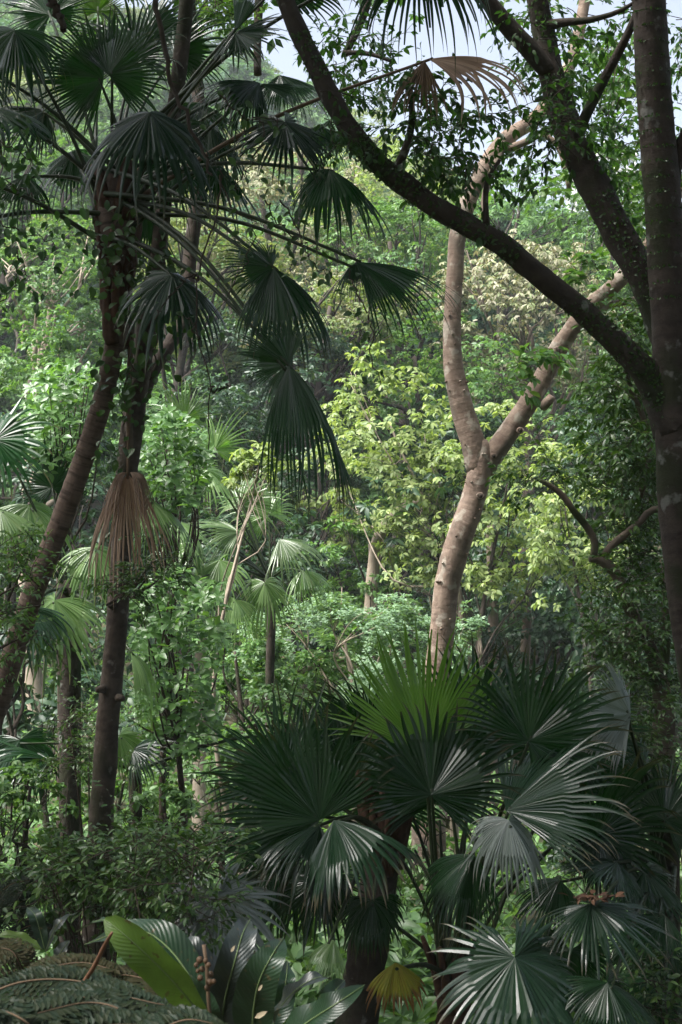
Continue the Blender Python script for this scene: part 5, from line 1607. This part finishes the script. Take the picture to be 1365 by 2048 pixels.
blade(gq, [(480, 2100, 4.3), (560, 2010, 4.4), (572, 1960, 4.4), (575, 1920, 4.5)], 60 * k3, 'ginger_dark', (.3, .3, 1), .2, wave=.01)
blade(gq, [(640, 2100, 4.4), (650, 2020, 4.4), (668, 1985, 4.4), (690, 1960, 4.5)], 60 * k3, 'ginger_dark', (.3, .5, 1), .2, wave=.01)
# fallen petals lying on the upright leaf
for (x, y, ln, lab) in [(517, 1982, 12, 'small pale fallen petal on the broad upright green leaf, upper one'), (510, 2036, 22, 'long pale fallen leaflet low on the broad upright green leaf'), (462, 1904, 12, 'small pale fallen petal on the curled grey ginger leaf')]:
    q = P(x, y, 3.86)
    t = root('fallen_petal', lab, 'petal', q)
    lv = Leaves()
    lv.add(q[None], np.array([[.5, -.1, .8]]) if ln < 15 else np.array([[.9, -.1, .5]]), np.array([[0., -1, .3]]), ln * 3.9 / FPX * 1.3, ln * 3.9 / FPX * .5, .2)
    o = obj('petal', leaf_mesh('petal', lv.arrays(), q, 1), M['petal'] if 'petal' in M else plain_mat('petal_cream', (.4, .33, .22)), t)

gs = root('ginger_plant', 'small plant of pointed blue-green leaves above the ferns at left', 'plant', base_of(90, 2100, 5.6), 'large-leaved plants at the bottom')
k5 = 5.6 / FPX
blade(gs, [(90, 1900, 5.6), (80, 1860, 5.6), (70, 1830, 5.6), (55, 1815, 5.7)], 30 * k5, 'ginger_dark', (.2, .6, 1), .2, wave=.006)
blade(gs, [(92, 1905, 5.6), (105, 1870, 5.6), (125, 1840, 5.6), (155, 1825, 5.7)], 22 * k5, 'ginger_grey', (-.3, .8, .6), .2, wave=.006)
blade(gs, [(110, 1925, 5.5), (125, 1900, 5.5), (140, 1880, 5.5)], 28 * k5, 'ginger_grey', (-.1, .7, .8), .2, wave=.006)
blade(gs, [(85, 1900, 5.6), (50, 1880, 5.6), (15, 1870, 5.6), (-20, 1880, 5.6)], 26 * k5, 'ginger_light', (-.1, .9, .4), .2, wave=.006)


def fern(label, fronds, d, base, mat='fern'):
    t = root('fern', label, 'fern', base, 'ferns at the bottom left')
    for (spine, width) in fronds:
        pts = catmull(np.array([P(*q) for q in spine]), 27)
        tan = unit(np.gradient(pts, axis=0))
        N = unit(.15 * C_R + .9 * C_U - .5 * C_F)
        S = unit(np.cross(tan, N))
        g = Geo()
        add_tube(g, pts, np.linspace(.0035, .001, 27), 5)
        lv = Leaves()
        for i in range(2, 27):
            u = i / 26
            wl = width * (math.sin(math.pi * min(1, u * 1.02)) ** .6) * (1 - .35 * u) + .004
            for s in (-1, 1):
                dr = unit(S[i] * s + tan[i] * .55 - UP * .22 + rng.normal(0, .05, 3))
                m = max(4, int(wl / .0125))
                q = pts[i] + dr * np.linspace(.06, 1, m)[:, None] * wl - UP * (np.linspace(0, 1, m)[:, None] ** 2 * wl * .22)
                e = unit(np.cross(dr, N))
                pw = .026 * (1 - .7 * np.linspace(0, 1, m)) + .004
                for s2 in (-1, 1):
                    lv.add(q, e * s2 + dr * .5 + rng.normal(0, .06, (m, 3)), N + rng.normal(0, .18, (m, 3)), pw, .0135, .2)
        fo = obj('frond', leaf_mesh('frond', lv.arrays(), base, 0), M[mat], t)
        obj('rachis', g.mesh('rachis', base), M['petiole_dead'], fo)
    return t


fern('dull green feathery fern filling the bottom left corner', [
    ([(-60, 2090, 3.6), (60, 2030, 3.5), (200, 1990, 3.45), (330, 2010, 3.4)], .12),
    ([(-60, 2110, 3.3), (80, 2075, 3.2), (230, 2050, 3.1), (390, 2060, 3.1)], .12),
    ([(330, 2100, 3.3), (260, 2030, 3.2), (180, 2005, 3.2), (60, 2030, 3.1)], .11),
    ([(-50, 2000, 3.8), (40, 1965, 3.8), (140, 1960, 3.8), (260, 1985, 3.7)], .11),
    ([(120, 2120, 3.1), (60, 2050, 3.0), (0, 2020, 3.0), (-70, 2020, 2.9)], .08),
    ([(230, 2140, 3.0), (300, 2075, 3.0), (370, 2040, 3.0), (440, 2050, 3.0)], .075),
], 3.4, base_of(120, 2200, 3.4))
fern('brownish fading fern above the green fern at bottom left', [
    ([(20, 2000, 4.3), (80, 1945, 4.3), (160, 1925, 4.3), (230, 1940, 4.2)], .085),
    ([(150, 2010, 4.2), (220, 1955, 4.2), (280, 1955, 4.2), (330, 1980, 4.1)], .08),
    ([(60, 1980, 4.4), (40, 1930, 4.4), (20, 1900, 4.4), (-30, 1895, 4.4)], .08),
], 4.3, base_of(120, 2200, 4.4), 'fern_brown')
fern('pale green fern at the left edge beneath the light green bush', [
    ([(-30, 1880, 7), (10, 1830, 7), (50, 1800, 7), (90, 1795, 7)], .11),
    ([(-40, 1850, 7), (-10, 1800, 7), (20, 1770, 7), (60, 1760, 7)], .11),
    ([(-30, 1900, 7), (30, 1865, 7), (70, 1850, 7), (110, 1860, 7)], .1),
], 7, base_of(0, 1980, 7), 'fern')
t = root('broken_stem', 'reddish brown broken stem standing among the ferns', 'stem', base_of(150, 2100, 3.9))
trunk(t, [(120, 2060, 3.9, 12), (158, 1985, 3.85, 10), (190, 1930, 3.75, 9), (212, 1885, 3.7, 7), (222, 1866, 3.65, 5)], 'stem_red', 9, .08, .02, 'stem') if False else None
g = Geo()
pp, rr = limb_pts([(110, 2100, 3.9, 13), (158, 1985, 3.8, 10), (190, 1930, 3.7, 9), (210, 1890, 3.6, 8), (224, 1866, 3.5, 6)], .03)
add_tube(g, pp, rr, 9, .08)
obj('stem', g.mesh('stem', t.location), plain_mat('stem_reddish', (.15, .075, .045)), t)


# low herbs between the ginger and the palms, lit from the clearing
lv = Leaves()
n = 900
y = rng.uniform(6.5, 10.5, n); x = rng.uniform(-1, 1, n) * y * .26
pts = np.stack([x, y, ground(x, y) + rng.uniform(.05, .55, n)], 1)
rosettes(lv, pts, 6, .2, .05, .3, cone=.6)
o = obj('herbs', leaf_mesh('herbs', lv.arrays(), (0, 0, 0), 1), M['cover'], None, 'stuff')
o['label'] = 'low narrow-leaved herbs between the ginger plants and the palm trunks'

# ================================================================== the moist air over the valley
V = np.array([(x, y, z) for x in (-280, 280) for y in (-70, 340) for z in (-22, 75)], float)
Q = [(0, 1, 3, 2), (4, 6, 7, 5), (0, 4, 5, 1), (2, 3, 7, 6), (0, 2, 6, 4), (1, 5, 7, 3)]
hm = bpy.data.materials.new('haze')
hm.use_nodes = True
hn = hm.node_tree
hn.nodes.clear()
pv = hn.nodes.new('ShaderNodeVolumePrincipled')
pv.inputs['Color'].default_value = (.86, .92, 1.0, 1)
pv.inputs['Density'].default_value = HAZE
pv.inputs['Anisotropy'].default_value = 0.0
ho = hn.nodes.new('ShaderNodeOutputMaterial')
hn.links.new(pv.outputs[0], ho.inputs['Volume'])
if HAZE > 0:
    o = obj('haze', mesh_from('haze', V, [np.array(Q)], None, False), hm, None, 'stuff')
